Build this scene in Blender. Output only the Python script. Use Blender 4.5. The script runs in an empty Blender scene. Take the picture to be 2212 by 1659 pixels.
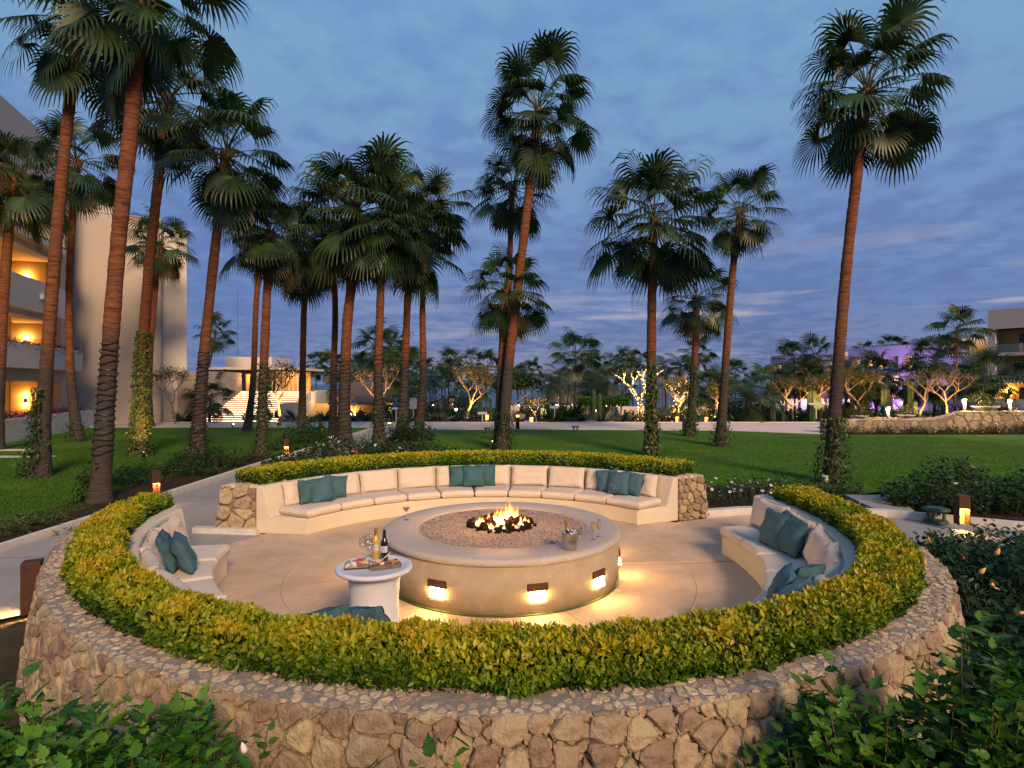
import bpy, math, random
import numpy as np
from mathutils import Vector, Matrix, noise
random.seed(7)
rng = np.random.default_rng(7)
R = math.radians
scene = bpy.context.scene
COL = scene.collection
# ---------------------------------------------------------------- camera
F = 1253.0; CH = 2.483; HZ = 830.0; CXP = 1106.0
cam = bpy.data.cameras.new('camera'); camo = bpy.data.objects.new('camera', cam); COL.objects.link(camo)
camo.location = (0, 0, CH); camo.rotation_euler = (R(90), 0, 0)
cam.sensor_width = 36; cam.lens = F / 2212 * 36; cam.clip_start = 0.05; cam.clip_end = 20000
scene.camera = camo
scene.view_settings.view_transform = 'Standard'; scene.view_settings.look = 'None'
scene.view_settings.gamma = 1; scene.view_settings.exposure = EXPOSURE if 'EXPOSURE' in globals() else 0.0
scene.view_settings.use_curve_mapping = False
scene.cycles.use_denoising = True
scene.cycles.max_bounces = 6; scene.cycles.transparent_max_bounces = 12
scene.cycles.diffuse_bounces = 3; scene.cycles.glossy_bounces = 3; scene.cycles.transmission_bounces = 6
scene.cycles.sample_clamp_indirect = 4
scene.cycles.caustics_reflective = False; scene.cycles.caustics_refractive = False

def nd(nt, t, **k):
    n = nt.nodes.new(t)
    for a, b in k.items():
        if a.startswith('i_'):
            n.inputs[a[2:].replace('_', ' ')].default_value = b
        else: setattr(n, a, b)
    return n
def ramp(nt, src, stops, interp='LINEAR'):
    r = nt.nodes.new('ShaderNodeValToRGB'); r.color_ramp.interpolation = interp
    e = r.color_ramp.elements
    while len(e) > 1: e.remove(e[-1])
    e[0].position = stops[0][0]; e[0].color = tuple(stops[0][1]) + (1,)
    for p, c in stops[1:]:
        x = e.new(p); x.color = tuple(c) + (1,)
    nt.links.new(src, r.inputs[0]); return r.outputs[0]
def srgb(r, g, b):
    f = lambda c: (c/255/12.92) if c/255 <= .04045 else ((c/255+.055)/1.055)**2.4
    return (f(r), f(g), f(b))
def math_n(nt, op, a, b=None, c=None, clamp=False):
    n = nt.nodes.new('ShaderNodeMath'); n.operation = op; n.use_clamp = clamp
    for i, v in enumerate((a, b, c)):
        if v is None: continue
        if isinstance(v, (int, float)): n.inputs[i].default_value = v
        else: nt.links.new(v, n.inputs[i])
    return n.outputs[0]
def mixc(nt, fac, a, b, mode='MIX'):
    n = nt.nodes.new('ShaderNodeMix'); n.data_type = 'RGBA'; n.blend_type = mode
    for sock, v in ((n.inputs[0], fac), (n.inputs[6], a), (n.inputs[7], b)):
        if isinstance(v, (int, float)): sock.default_value = v
        elif isinstance(v, tuple): sock.default_value = v + (1,) if len(v) == 3 else v
        else: nt.links.new(v, sock)
    return n.outputs[2]

# ---------------------------------------------------------------- world: dusk sky with broken cloud
SUN_DIR = Vector((0.34, -0.80, 0.50)).normalized()
w = bpy.data.worlds.new('World'); scene.world = w; w.use_nodes = True
nt = w.node_tree; nt.nodes.clear(); L = nt.links
tc = nd(nt, 'ShaderNodeTexCoord'); sep = nd(nt, 'ShaderNodeSeparateXYZ'); L.new(tc.outputs['Generated'], sep.inputs[0])
X, Y, Z = sep.outputs
zc = math_n(nt, 'MAXIMUM', Z, 0.0)
den = math_n(nt, 'ADD', zc, 0.16)
cmb = nd(nt, 'ShaderNodeCombineXYZ'); L.new(math_n(nt, 'DIVIDE', X, den), cmb.inputs[0]); L.new(math_n(nt, 'DIVIDE', Y, den), cmb.inputs[1])
n1 = nd(nt, 'ShaderNodeTexNoise', i_Scale=7.5, i_Detail=5.0, i_Roughness=0.5); L.new(cmb.outputs[0], n1.inputs['Vector'])
n2 = nd(nt, 'ShaderNodeTexNoise', i_Scale=1.1, i_Detail=2.0); L.new(cmb.outputs[0], n2.inputs['Vector'])
cm2 = nd(nt, 'ShaderNodeCombineXYZ'); L.new(math_n(nt, 'MULTIPLY', X, 3.0), cm2.inputs[0]); L.new(math_n(nt, 'MULTIPLY', Z, 34.0), cm2.inputs[2]); L.new(math_n(nt, 'MULTIPLY', Y, 1.5), cm2.inputs[1])
n3 = nd(nt, 'ShaderNodeTexNoise', i_Scale=1.0, i_Detail=5.0, i_Roughness=0.6); L.new(cm2.outputs[0], n3.inputs['Vector'])
fac = math_n(nt, 'ADD', math_n(nt, 'MULTIPLY', n1.outputs[0], 1.0), math_n(nt, 'MULTIPLY', n2.outputs[0], 0.75))
cl = ramp(nt, fac, [(0.76, (0, 0, 0)), (1.0, (1, 1, 1))])
gap = ramp(nt, zc, [(0.0, srgb(128, 132, 164)), (0.05, srgb(116, 130, 172)), (0.13, srgb(104, 130, 184)), (0.26, srgb(114, 146, 196)), (0.42, srgb(122, 165, 204)), (0.55, srgb(120, 167, 207)), (0.8, srgb(104, 152, 200)), (1.0, srgb(98, 146, 196))])
cloud = ramp(nt, zc, [(0.0, srgb(92, 106, 150)), (0.05, srgb(90, 108, 158)), (0.13, srgb(95, 118, 172)), (0.26, srgb(101, 128, 182)), (0.42, srgb(108, 144, 196)), (0.55, srgb(108, 152, 202)), (1.0, srgb(84, 118, 176))])
sky = mixc(nt, cl, gap, cloud)
# thin bright streaks low down, paler towards the right (last light)
st = ramp(nt, n3.outputs[0], [(0.53, (0, 0, 0)), (0.66, (1, 1, 1))])
low = ramp(nt, Z, [(0.0, (0.3, 0.3, 0.3)), (0.07, (1, 1, 1)), (0.11, (0.75, 0.75, 0.75)), (0.19, (0.18, 0.18, 0.18)), (0.3, (0, 0, 0))])
side = math_n(nt, 'MULTIPLY_ADD', X, 0.75, 0.40, clamp=True)
sf = math_n(nt, 'MULTIPLY', math_n(nt, 'MULTIPLY', st, low), side, clamp=True)
sky = mixc(nt, sf, sky, srgb(222, 204, 200))
# left low part is a deeper clear blue
lf = math_n(nt, 'MULTIPLY', math_n(nt, 'MULTIPLY_ADD', X, -1.1, -0.12, clamp=True), ramp(nt, Z, [(0.0, (.8, .8, .8)), (0.25, (.4, .4, .4)), (.5, (0, 0, 0))]))
sky = mixc(nt, lf, sky, srgb(74, 116, 186))
hsv = nd(nt, 'ShaderNodeHueSaturation', i_Saturation=.97, i_Value=.95); L.new(sky, hsv.inputs['Color']); sky = hsv.outputs[0]
nish = nd(nt, 'ShaderNodeTexSky'); nish.sky_type = 'NISHITA'; nish.sun_disc = False
nish.sun_elevation = math.asin(SUN_DIR.z); nish.sun_rotation = math.atan2(SUN_DIR.x, SUN_DIR.y)
bg1 = nd(nt, 'ShaderNodeBackground', i_Strength=0.004); L.new(nish.outputs[0], bg1.inputs[0])
bg2 = nd(nt, 'ShaderNodeBackground', i_Strength=1.0); L.new(sky, bg2.inputs[0])
ad = nd(nt, 'ShaderNodeAddShader'); L.new(bg1.outputs[0], ad.inputs[0]); L.new(bg2.outputs[0], ad.inputs[1])
wo = nd(nt, 'ShaderNodeOutputWorld'); L.new(ad.outputs[0], wo.inputs[0])

sl = bpy.data.lights.new('flood_fill_sun', 'SUN'); sl.energy = 4.2; sl.angle = R(14); sl.color = (1.0, 0.66, 0.38)  # warm key light standing in for unseen hotel floodlights behind the camera
so = bpy.data.objects.new('flood_fill_sun', sl); COL.objects.link(so)
so.rotation_euler = (-SUN_DIR).to_track_quat('-Z', 'Y').to_euler(); so.location = (-10, -10, 20)

# ---------------------------------------------------------------- helpers
def lin(o): COL.objects.link(o); return o
def tag(o, label=None, cat=None, group=None, kind=None):
    if label: o['label'] = label
    if cat: o['category'] = cat
    if group: o['group'] = group
    if kind: o['kind'] = kind
    return o
def thing(name, label, cat, loc=(0, 0, 0), rz=0, group=None):
    o = bpy.data.objects.new(name, None); lin(o); o.location = loc; o.rotation_euler = (0, 0, rz)
    o.empty_display_size = .1
    return tag(o, label, cat, group)
class MB:
    def __init__(s): s.v = []; s.f = []
    def add(s, vs, fs):
        n = len(s.v); s.v += [tuple(p) for p in vs]; s.f += [tuple(i + n for i in f) for f in fs]; return s
    def box(s, x0, x1, y0, y1, z0, z1):
        return s.add([(x0,y0,z0),(x1,y0,z0),(x1,y1,z0),(x0,y1,z0),(x0,y0,z1),(x1,y0,z1),(x1,y1,z1),(x0,y1,z1)],
            [(3,2,1,0),(4,5,6,7),(0,1,5,4),(1,2,6,5),(2,3,7,6),(3,0,4,7)])
    def prism(s, pts, z0, z1):
        n = len(pts)
        return s.add([(x, y, z0) for x, y in pts] + [(x, y, z1) for x, y in pts],
            [tuple(range(n))[::-1], tuple(range(n, 2*n))] + [(i, (i+1) % n, n+(i+1) % n, n+i) for i in range(n)])
    def tube(s, pts, rad, n=8, cap=True):
        pts = [Vector(p) for p in pts]; m = len(pts)
        if isinstance(rad, (int, float)): rad = [rad]*m
        base = len(s.v); prev = None
        for i, p in enumerate(pts):
            t = (pts[min(i+1, m-1)] - pts[max(i-1, 0)]).normalized()
            if prev is None:
                a = Vector((0, 0, 1)) if abs(t.z) < .9 else Vector((1, 0, 0)); u = t.cross(a).normalized()
            else: u = (prev - t*prev.dot(t)).normalized()
            prev = u; vv = t.cross(u)
            for k in range(n):
                an = 2*math.pi*k/n; s.v.append(tuple(p + (u*math.cos(an) + vv*math.sin(an))*rad[i]))
        for i in range(m-1):
            for k in range(n):
                a = base+i*n+k; b = base+i*n+(k+1) % n; s.f.append((a, b, b+n, a+n))
        if cap:
            s.f.append(tuple(base+k for k in range(n))[::-1]); s.f.append(tuple(base+(m-1)*n+k for k in range(n)))
        return s
    def lathe(s, prof, n=24, c=(0, 0, 0)):
        base = len(s.v)
        for r, z in prof:
            for k in range(n):
                a = 2*math.pi*k/n; s.v.append((c[0]+r*math.cos(a), c[1]+r*math.sin(a), c[2]+z))
        for i in range(len(prof)-1):
            for k in range(n):
                a = base+i*n+k; b = base+i*n+(k+1) % n; s.f.append((a, b, b+n, a+n))
        if prof[0][0] > 1e-4: s.f.append(tuple(base+k for k in range(n))[::-1])
        if prof[-1][0] > 1e-4: s.f.append(tuple(base+(len(prof)-1)*n+k for k in range(n)))
        return s
    def xf(s, M):
        s.v = [tuple(M @ Vector(p)) for p in s.v]; return s
    def mesh(s, name, smooth=False):
        me = bpy.data.meshes.new(name); me.from_pydata(s.v, [], s.f); me.update()
        if smooth: me.polygons.foreach_set('use_smooth', [True]*len(me.polygons))
        return me
    def build(s, name, mat, parent=None, smooth=False, bevel=0):
        me = s.mesh(name, smooth)
        if mat: me.materials.append(mat)
        o = lin(bpy.data.objects.new(name, me))
        if parent: o.parent = parent
        if bevel:
            b = o.modifiers.new('b', 'BEVEL'); b.width = bevel; b.segments = 2; b.limit_method = 'ANGLE'
        return o
def inst(name, me, parent, loc=(0, 0, 0), rot=(0, 0, 0), sc=1):
    o = lin(bpy.data.objects.new(name, me)); o.parent = parent; o.location = loc; o.rotation_euler = rot
    o.scale = (sc, sc, sc) if isinstance(sc, (int, float)) else sc
    return o
def G(px, py, z=0.0):                      # image point lying on a level surface of height z
    d = (CH - z)*F/(py - HZ); return Vector(((px - CXP)/F*d, d, z))
def D(px, py, d):                          # image point at a given distance
    return Vector(((px - CXP)/F*d, d, CH - (py - HZ)*d/F))
def np_mesh(name, V, Fc, mat, parent=None, smooth=False, attr=None):
    """V (n,3) verts, Fc list of equal size faces array (m,k)"""
    me = bpy.data.meshes.new(name); V = np.asarray(V, dtype=np.float32); Fc = np.asarray(Fc, dtype=np.int32)
    me.vertices.add(len(V)); me.vertices.foreach_set('co', V.ravel())
    k = Fc.shape[1]; me.loops.add(Fc.size); me.loops.foreach_set('vertex_index', Fc.ravel())
    me.polygons.add(len(Fc)); me.polygons.foreach_set('loop_start', np.arange(0, Fc.size, k, dtype=np.int32))
    me.polygons.foreach_set('loop_total', np.full(len(Fc), k, dtype=np.int32))
    if smooth: me.polygons.foreach_set('use_smooth', np.ones(len(Fc), dtype=bool))
    if attr is not None:
        a = me.attributes.new('tint', 'FLOAT', 'POINT'); a.data.foreach_set('value', np.asarray(attr, dtype=np.float32))
    me.update(calc_edges=True); me.validate()
    if mat: me.materials.append(mat)
    if parent == 'mesh': return me
    o = lin(bpy.data.objects.new(name, me))
    if parent: o.parent = parent
    return o

# ---------------------------------------------------------------- materials
MATS = {}
def mat(name, col, rough=.7, var=.25, scale=6, bump=0, bscale=40, spec=.4, metal=0, col2=None, stretch=None, objrand=0, coat=0, detail=5, world=False, blotch=0, bsc=.9):
    m = bpy.data.materials.new(name); m.use_nodes = True; nt = m.node_tree; L = nt.links
    b = nt.nodes['Principled BSDF']; b.inputs['Roughness'].default_value = rough; b.inputs['Metallic'].default_value = metal
    b.inputs['Specular IOR Level'].default_value = spec; b.inputs['Coat Weight'].default_value = coat
    if world: g = nd(nt, 'ShaderNodeNewGeometry'); vec = g.outputs['Position']
    else: t = nd(nt, 'ShaderNodeTexCoord'); vec = t.outputs['Object']
    if stretch:
        mp = nd(nt, 'ShaderNodeMapping'); mp.inputs['Scale'].default_value = stretch; L.new(vec, mp.inputs[0]); vec = mp.outputs[0]
    n = nd(nt, 'ShaderNodeTexNoise', i_Scale=float(scale), i_Detail=float(detail), i_Roughness=.6); L.new(vec, n.inputs['Vector'])
    c2 = col2 or tuple(c*(1-var) for c in col)
    f = ramp(nt, n.outputs[0], [(.32, (0, 0, 0)), (.68, (1, 1, 1))])
    c = mixc(nt, f, tuple(min(1, x*(1+var*.4)) for x in col), c2)
    if blotch:
        n4 = nd(nt, 'ShaderNodeTexNoise', i_Scale=float(bsc), i_Detail=7.0, i_Roughness=.7); L.new(vec, n4.inputs['Vector'])
        c = mixc(nt, ramp(nt, n4.outputs[0], [(.38, (1, 1, 1)), (.60, (0, 0, 0))]), c, tuple(x*(1-blotch) for x in col))
    if objrand:
        oi = nd(nt, 'ShaderNodeObjectInfo')
        hs = nd(nt, 'ShaderNodeHueSaturation'); L.new(c, hs.inputs['Color'])
        L.new(math_n(nt, 'MULTIPLY_ADD', oi.outputs['Random'], objrand*2, 1-objrand), hs.inputs['Value'])
        L.new(math_n(nt, 'MULTIPLY_ADD', oi.outputs['Random'], .035, .4825), hs.inputs['Hue'])
        c = hs.outputs[0]
    L.new(c, b.inputs['Base Color'])
    if bump:
        n2 = nd(nt, 'ShaderNodeTexNoise', i_Scale=float(bscale), i_Detail=6.0, i_Roughness=.65); L.new(vec, n2.inputs['Vector'])
        bp = nd(nt, 'ShaderNodeBump', i_Strength=1.0, i_Distance=float(bump)); L.new(n2.outputs[0], bp.inputs['Height']); L.new(bp.outputs[0], b.inputs['Normal'])
    MATS[name] = m; return m
def emis(name, col, s):
    m = bpy.data.materials.new(name); m.use_nodes = True; nt = m.node_tree; b = nt.nodes['Principled BSDF']
    b.inputs['Base Color'].default_value = tuple(col)+(1,); b.inputs['Emission Color'].default_value = tuple(col)+(1,); b.inputs['Emission Strength'].default_value = s
    MATS[name] = m; return m
def leafmat(name, stops, rough=.45, trans=.25):
    m = bpy.data.materials.new(name); m.use_nodes = True; nt = m.node_tree; L = nt.links
    b = nt.nodes['Principled BSDF']; b.inputs['Roughness'].default_value = rough; b.inputs['Specular IOR Level'].default_value = .35
    a = nd(nt, 'ShaderNodeAttribute'); a.attribute_name = 'tint'
    oi = nd(nt, 'ShaderNodeObjectInfo')
    c = ramp(nt, a.outputs['Fac'], stops)
    hs = nd(nt, 'ShaderNodeHueSaturation'); L.new(c, hs.inputs['Color']); L.new(math_n(nt, 'MULTIPLY_ADD', oi.outputs['Random'], .5, .75), hs.inputs['Value'])
    L.new(hs.outputs[0], b.inputs['Base Color'])
    t = nd(nt, 'ShaderNodeBsdfTranslucent'); L.new(hs.outputs[0], t.inputs[0])
    mx = nd(nt, 'ShaderNodeMixShader'); mx.inputs[0].default_value = trans
    L.new(b.outputs[0], mx.inputs[1]); L.new(t.outputs[0], mx.inputs[2]); L.new(mx.outputs[0], nt.nodes['Material Output'].inputs[0])
    MATS[name] = m; return m
def glassmat(name, tint=(1, 1, 1), mixf=.82):
    m = bpy.data.materials.new(name); m.use_nodes = True; nt = m.node_tree; L = nt.links
    g = nd(nt, 'ShaderNodeBsdfGlossy', i_Roughness=.03); t = nd(nt, 'ShaderNodeBsdfTransparent'); t.inputs[0].default_value = tint+(1,)
    lw = nd(nt, 'ShaderNodeLayerWeight', i_Blend=.35); mx = nd(nt, 'ShaderNodeMixShader')
    L.new(math_n(nt, 'MULTIPLY_ADD', lw.outputs['Facing'], .55, 1-mixf, clamp=True), mx.inputs[0]); L.new(t.outputs[0], mx.inputs[1]); L.new(g.outputs[0], mx.inputs[2])
    L.new(mx.outputs[0], nt.nodes['Material Output'].inputs[0]); MATS[name] = m; return m

M_stucco = mat('cream_stucco', (.64, .56, .44), .85, .10, 1.2, .008, 30, .2, world=True, blotch=.10, bsc=2)
M_rim = mat('polished_plaster', (.56, .54, .48), .6, .14, 2.5, .003, 30, .3, world=True)
M_cap = mat('bullnose_plaster', (.54, .46, .38), .6, .22, 40, .004, 90, .35, world=True, blotch=.15, bsc=2)
M_pit = mat('pit_plaster', (.50, .39, .26), .85, .18, 5, .010, 60, .2, world=True, blotch=.18, bsc=2.2)
M_floor = mat('exposed_aggregate', (.66, .49, .335), .75, .28, 90, .006, 160, .3, world=True, detail=3, blotch=.30, bsc=1.3)
M_path = mat('path_concrete', (.34, .33, .32), .75, .25, 60, .004, 140, .35, world=True, blotch=.25)
M_curb = mat('curb_concrete', (.60, .57, .52), .75, .15, 5, .003, 60, .3, world=True)
M_road = mat('promenade_concrete', (.66, .54, .50), .8, .12, .6, .004, 20, .2, world=True)
M_joint = mat('joint_dark', (.38, .29, .20), .9, .3, 20, 0, 1, .1, world=True)
M_stone = mat('tan_fieldstone', (.50, .39, .26), .92, .35, 9, .03, 20, .15, col2=(.25, .18, .115), objrand=.30, blotch=.35, bsc=5)
M_stones = mat('tan_fieldstone_mass', (.48, .37, .245), .92, .35, 5, .03, 20, .15, col2=(.24, .175, .11), world=True, blotch=.35, bsc=3)
M_capst = mat('pale_capstone', (.56, .43, .29), .9, .3, 12, .015, 40, .2, objrand=.26)
M_capsts = mat('pale_capstone_mass', (.54, .41, .28), .9, .45, 14, .01, 50, .25, world=True)
M_mortar = mat('grey_mortar', (.30, .245, .185), .95, .45, 14, .03, 40, .1, world=True)
M_capmort = mat('cap_mortar', (.30, .26, .22), .95, .3, 25, .008, 70, .1, world=True)
M_soil = mat('dark_soil', (.05, .033, .022), .95, .5, 8, .03, 30, .1, world=True)
M_ground = mat('ground_earth', (.07, .06, .04), .95, .5, 1.5, .03, 10, .1, world=True)
M_linen = mat('sand_linen', (.62, .53, .44), .92, .08, 3, .004, 45, .1, blotch=.07, bsc=4)
M_linenseat = mat('sand_linen_seat', (.63, .54, .45), .92, .08, 3, .004, 45, .1, world=True, blotch=.07, bsc=4)
M_teal = mat('teal_fabric', (.055, .125, .16), .9, .2, 5, .004, 40, .1, objrand=.14)
M_corten = mat('brown_steel', (.085, .035, .022), .55, .35, 12, .002, 80, .4, metal=.3)
M_black = mat('black_metal', (.015, .015, .018), .45, .2, 10)
M_grey = mat('grey_metal', (.25, .25, .26), .4, .2, 10, metal=.6)
M_white = mat('white_spandex', (.62, .62, .66), .65, .04, 3)
M_steel = mat('brushed_steel', (.62, .56, .48), .28, .12, 30, metal=1.0, stretch=(20, 20, 1))
M_lava = mat('lava_rock', (.035, .018, .012), .9, .5, 8, .02, 30, .2)
M_sand = mat('crushed_gravel', (.64, .50, .37), .9, .45, 160, .012, 200, .15, world=True, col2=(.30, .19, .13), detail=2)
M_lens = emis('warm_lens', (1.0, .62, .22), 9.0)
M_lens2 = emis('amber_panel', (1.0, .36, .06), 2.6)
M_bulb = emis('warm_bulb', (1.0, .62, .28), 14.0)
M_string = emis('fairy_light', (1.0, .58, .20), 12.0)
M_step = emis('step_strip', (1.0, .70, .42), 4.0)
M_glass = glassmat('clear_glass')
M_wine = mat('white_wine', (.55, .38, .07), .15, .1, 3, spec=.6)
M_redwine = mat('dark_bottle', (.012, .01, .016), .12, .1, 3, spec=.7)
M_label = mat('paper_label', (.55, .54, .56), .7, .06, 3)
M_foil = mat('gold_foil', (.45, .30, .08), .35, .3, 40, .004, 60, metal=.7)
M_cork = mat('copper_capsule', (.42, .18, .05), .4, .2, 10, metal=.5)
M_champ = mat('champagne', (.62, .44, .12), .15, .1, 3, spec=.6)
M_red = mat('red_cocktail', (.45, .03, .02), .2, .1, 3, spec=.6)
M_ice = mat('ice', (.70, .76, .80), .15, .2, 9, .01, 30, .7)
M_slate = mat('black_slate', (.03, .028, .028), .6, .2, 9)
M_marble = mat('board_top', (.45, .38, .30), .7, .2, 9)
M_drift = mat('driftwood', (.20, .15, .10), .85, .5, 6, .004, 30, stretch=(2, 12, 12))
M_glassrail = glassmat('rail_glass', (.75, .8, .85), .8)
M_sea = bpy.data.materials.new('sea_water')
M_frond = leafmat('fan_frond', [(0, (.015, .038, .014)), (.5, (.034, .070, .020)), (1, (.075, .10, .025))], .4, .15)
M_frondy = leafmat('young_frond', [(0, (.04, .08, .02)), (.5, (.09, .15, .03)), (1, (.14, .19, .04))], .45, .35)
M_feather = leafmat('feather_frond', [(0, (.018, .04, .012)), (.5, (.04, .07, .018)), (1, (.08, .10, .02))], .4, .3)
M_petiole = mat('petiole', (.10, .09, .035), .5, .3, 8)
M_dry = leafmat('dry_frond', [(0, (.12, .08, .04)), (1, (.20, .13, .06))], .8, .2)
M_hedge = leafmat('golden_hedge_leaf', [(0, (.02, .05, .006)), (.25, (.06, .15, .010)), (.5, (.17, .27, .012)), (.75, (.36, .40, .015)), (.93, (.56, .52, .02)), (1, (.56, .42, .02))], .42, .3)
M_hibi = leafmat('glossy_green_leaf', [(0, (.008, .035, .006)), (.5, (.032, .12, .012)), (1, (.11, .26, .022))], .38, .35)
M_dark = leafmat('dark_shrub_leaf', [(0, (.008, .028, .008)), (.5, (.02, .06, .014)), (1, (.05, .10, .02))], .4, .25)
M_vine = leafmat('vine_leaf', [(0, (.02, .05, .012)), (.5, (.05, .09, .015)), (1, (.10, .13, .02))], .4, .25)
M_tree = leafmat('tree_leaf', [(0, (.015, .03, .008)), (.5, (.045, .06, .012)), (1, (.12, .11, .02))], .5, .3)
M_bough = leafmat('bougainvillea', [(0, (.02, .04, .02)), (.5, (.06, .015, .08)), (1, (.16, .02, .20))], .6, .3)
M_grassb = leafmat('grass_blade', [(0, (.03, .11, .006)), (.5, (.07, .19, .012)), (1, (.20, .26, .05))], .5, .3)
M_agave = leafmat('agave_leaf', [(0, (.03, .06, .05)), (1, (.08, .12, .09))], .5, .1)
M_flower = mat('white_petals', (.75, .70, .66), .7, .1, 4)
M_lilac = mat('lilac_petals', (.50, .38, .62), .7, .1, 4)
M_peach = mat('peach_petals', (.80, .42, .12), .6, .15, 4)
M_redf = mat('red_petals', (.55, .03, .02), .6, .15, 4)
M_bark = mat('grey_bark', (.22, .17, .12), .9, .4, 6, .02, 30)
M_palebark = mat('pale_branch', (.26, .19, .12), .85, .3, 6, .01, 30)
M_core = mat('twiggy_core', (.02, .022, .008), .95, .5, 10)
M_cactus = mat('cactus_green', (.05, .085, .03), .7, .3, 8, .01, 30)
M_thatch = mat('thatch', (.13, .10, .09), .95, .4, 6, .03, 12, stretch=(3, 3, 12), world=True)
M_boulder = mat('boulder', (.30, .23, .18), .9, .4, 2, .03, 9)
M_wood = mat('dark_timber', (.12, .05, .03), .7, .4, 6)
M_green = mat('green_lantern_paint', (.03, .07, .05), .5, .2, 8)
M_sign = mat('sign_panel', (.5, .5, .48), .6, .05, 3)
M_bld = mat('building_plaster', (.50, .43, .37), .9, .07, .25, .003, 20, .15, world=True)
M_bldw = mat('building_plaster_white', (.64, .58, .52), .9, .06, .4, .003, 20, .15, world=True)
M_room = mat('balcony_plaster', (.62, .40, .13), .85, .08, 1)
M_doorg = mat('dark_sliding_glass', (.02, .018, .015), .15, .2, 3, spec=.6)
M_curtain = mat('curtain', (.35, .32, .24), .9, .2, 8, stretch=(12, 12, .2))
M_clad = mat('stone_cladding', (.36, .30, .27), .85, .22, .8, .004, 12, world=True)

# lawn: two greens with mown mottling and dry flecks
def lawnmat():
    m = bpy.data.materials.new('mown_grass'); m.use_nodes = True; nt = m.node_tree; L = nt.links; b = nt.nodes['Principled BSDF']
    b.inputs['Roughness'].default_value = .85; b.inputs['Specular IOR Level'].default_value = .15
    g = nd(nt, 'ShaderNodeNewGeometry'); v = g.outputs['Position']
    a = nd(nt, 'ShaderNodeTexNoise', i_Scale=.35, i_Detail=4.0); L.new(v, a.inputs['Vector'])
    c = nd(nt, 'ShaderNodeTexNoise', i_Scale=3.0, i_Detail=8.0, i_Roughness=.75); L.new(v, c.inputs['Vector'])
    d = nd(nt, 'ShaderNodeTexNoise', i_Scale=60.0, i_Detail=4.0); L.new(v, d.inputs['Vector'])
    base = mixc(nt, ramp(nt, a.outputs[0], [(.35, (0,0,0)), (.65, (1,1,1))]), (.065, .21, .011), (.115, .29, .018))
    base = mixc(nt, ramp(nt, c.outputs[0], [(.50, (0,0,0)), (.72, (.7,.7,.7))]), base, (.20, .24, .05))
    base = mixc(nt, ramp(nt, d.outputs[0], [(.35, (0,0,0)), (.65, (.65,.65,.65))]), base, (.012, .04, .005))
    L.new(base, b.inputs['Base Color'])
    bp = nd(nt, 'ShaderNodeBump', i_Strength=1.0, i_Distance=.05); L.new(d.outputs[0], bp.inputs['Height']); L.new(bp.outputs[0], b.inputs['Normal'])
    return m
M_lawn = lawnmat()
M_sea.use_nodes = True; _n = M_sea.node_tree; _b = _n.nodes['Principled BSDF']; _b.inputs['Base Color'].default_value = (.015, .05, .10, 1); _b.inputs['Roughness'].default_value = .35
_g = nd(_n, 'ShaderNodeNewGeometry'); _t = nd(_n, 'ShaderNodeTexNoise', i_Scale=.25, i_Detail=6.0); _n.links.new(_g.outputs['Position'], _t.inputs['Vector'])
_p = nd(_n, 'ShaderNodeBump', i_Strength=.6, i_Distance=.6); _n.links.new(_t.outputs[0], _p.inputs['Height']); _n.links.new(_p.outputs[0], _b.inputs['Normal'])

def barkmat():      # fan palm trunk: reddish fibre above, grey lower bark painted darker where the floodlight stops
    m = bpy.data.materials.new('palm_trunk'); m.use_nodes = True; nt = m.node_tree; L = nt.links; b = nt.nodes['Principled BSDF']
    b.inputs['Roughness'].default_value = .9; b.inputs['Specular IOR Level'].default_value = .15
    g = nd(nt, 'ShaderNodeNewGeometry'); mp = nd(nt, 'ShaderNodeMapping'); mp.inputs['Scale'].default_value = (2, 2, 14); L.new(g.outputs['Position'], mp.inputs[0])
    a = nd(nt, 'ShaderNodeTexNoise', i_Scale=1.6, i_Detail=7.0, i_Roughness=.7); L.new(mp.outputs[0], a.inputs['Vector'])
    c = nd(nt, 'ShaderNodeTexNoise', i_Scale=.5, i_Detail=3.0); L.new(g.outputs['Position'], c.inputs['Vector'])
    s = nd(nt, 'ShaderNodeSeparateXYZ'); L.new(g.outputs['Position'], s.inputs[0])
    e2 = nd(nt, 'ShaderNodeTexNoise', i_Scale=2.2, i_Detail=5.0, i_Roughness=.7); L.new(g.outputs['Position'], e2.inputs['Vector'])
    up = mixc(nt, ramp(nt, a.outputs[0], [(.36, (0,0,0)), (.60, (1,1,1))]), (.07, .024, .012), (.25, .095, .045))
    up = mixc(nt, ramp(nt, e2.outputs[0], [(.48, (0,0,0)), (.70, (.75,.75,.75))]), up, (.13, .075, .045))
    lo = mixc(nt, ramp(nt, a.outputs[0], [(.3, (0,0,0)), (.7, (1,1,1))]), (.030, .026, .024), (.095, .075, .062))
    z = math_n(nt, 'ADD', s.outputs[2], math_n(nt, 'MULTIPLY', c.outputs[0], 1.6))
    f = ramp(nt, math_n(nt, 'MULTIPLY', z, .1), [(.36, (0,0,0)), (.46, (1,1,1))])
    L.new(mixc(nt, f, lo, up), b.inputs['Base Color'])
    bp = nd(nt, 'ShaderNodeBump', i_Strength=1.0, i_Distance=.03); L.new(a.outputs[0], bp.inputs['Height']); L.new(bp.outputs[0], b.inputs['Normal'])
    return m
M_trunk = barkmat()

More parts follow.
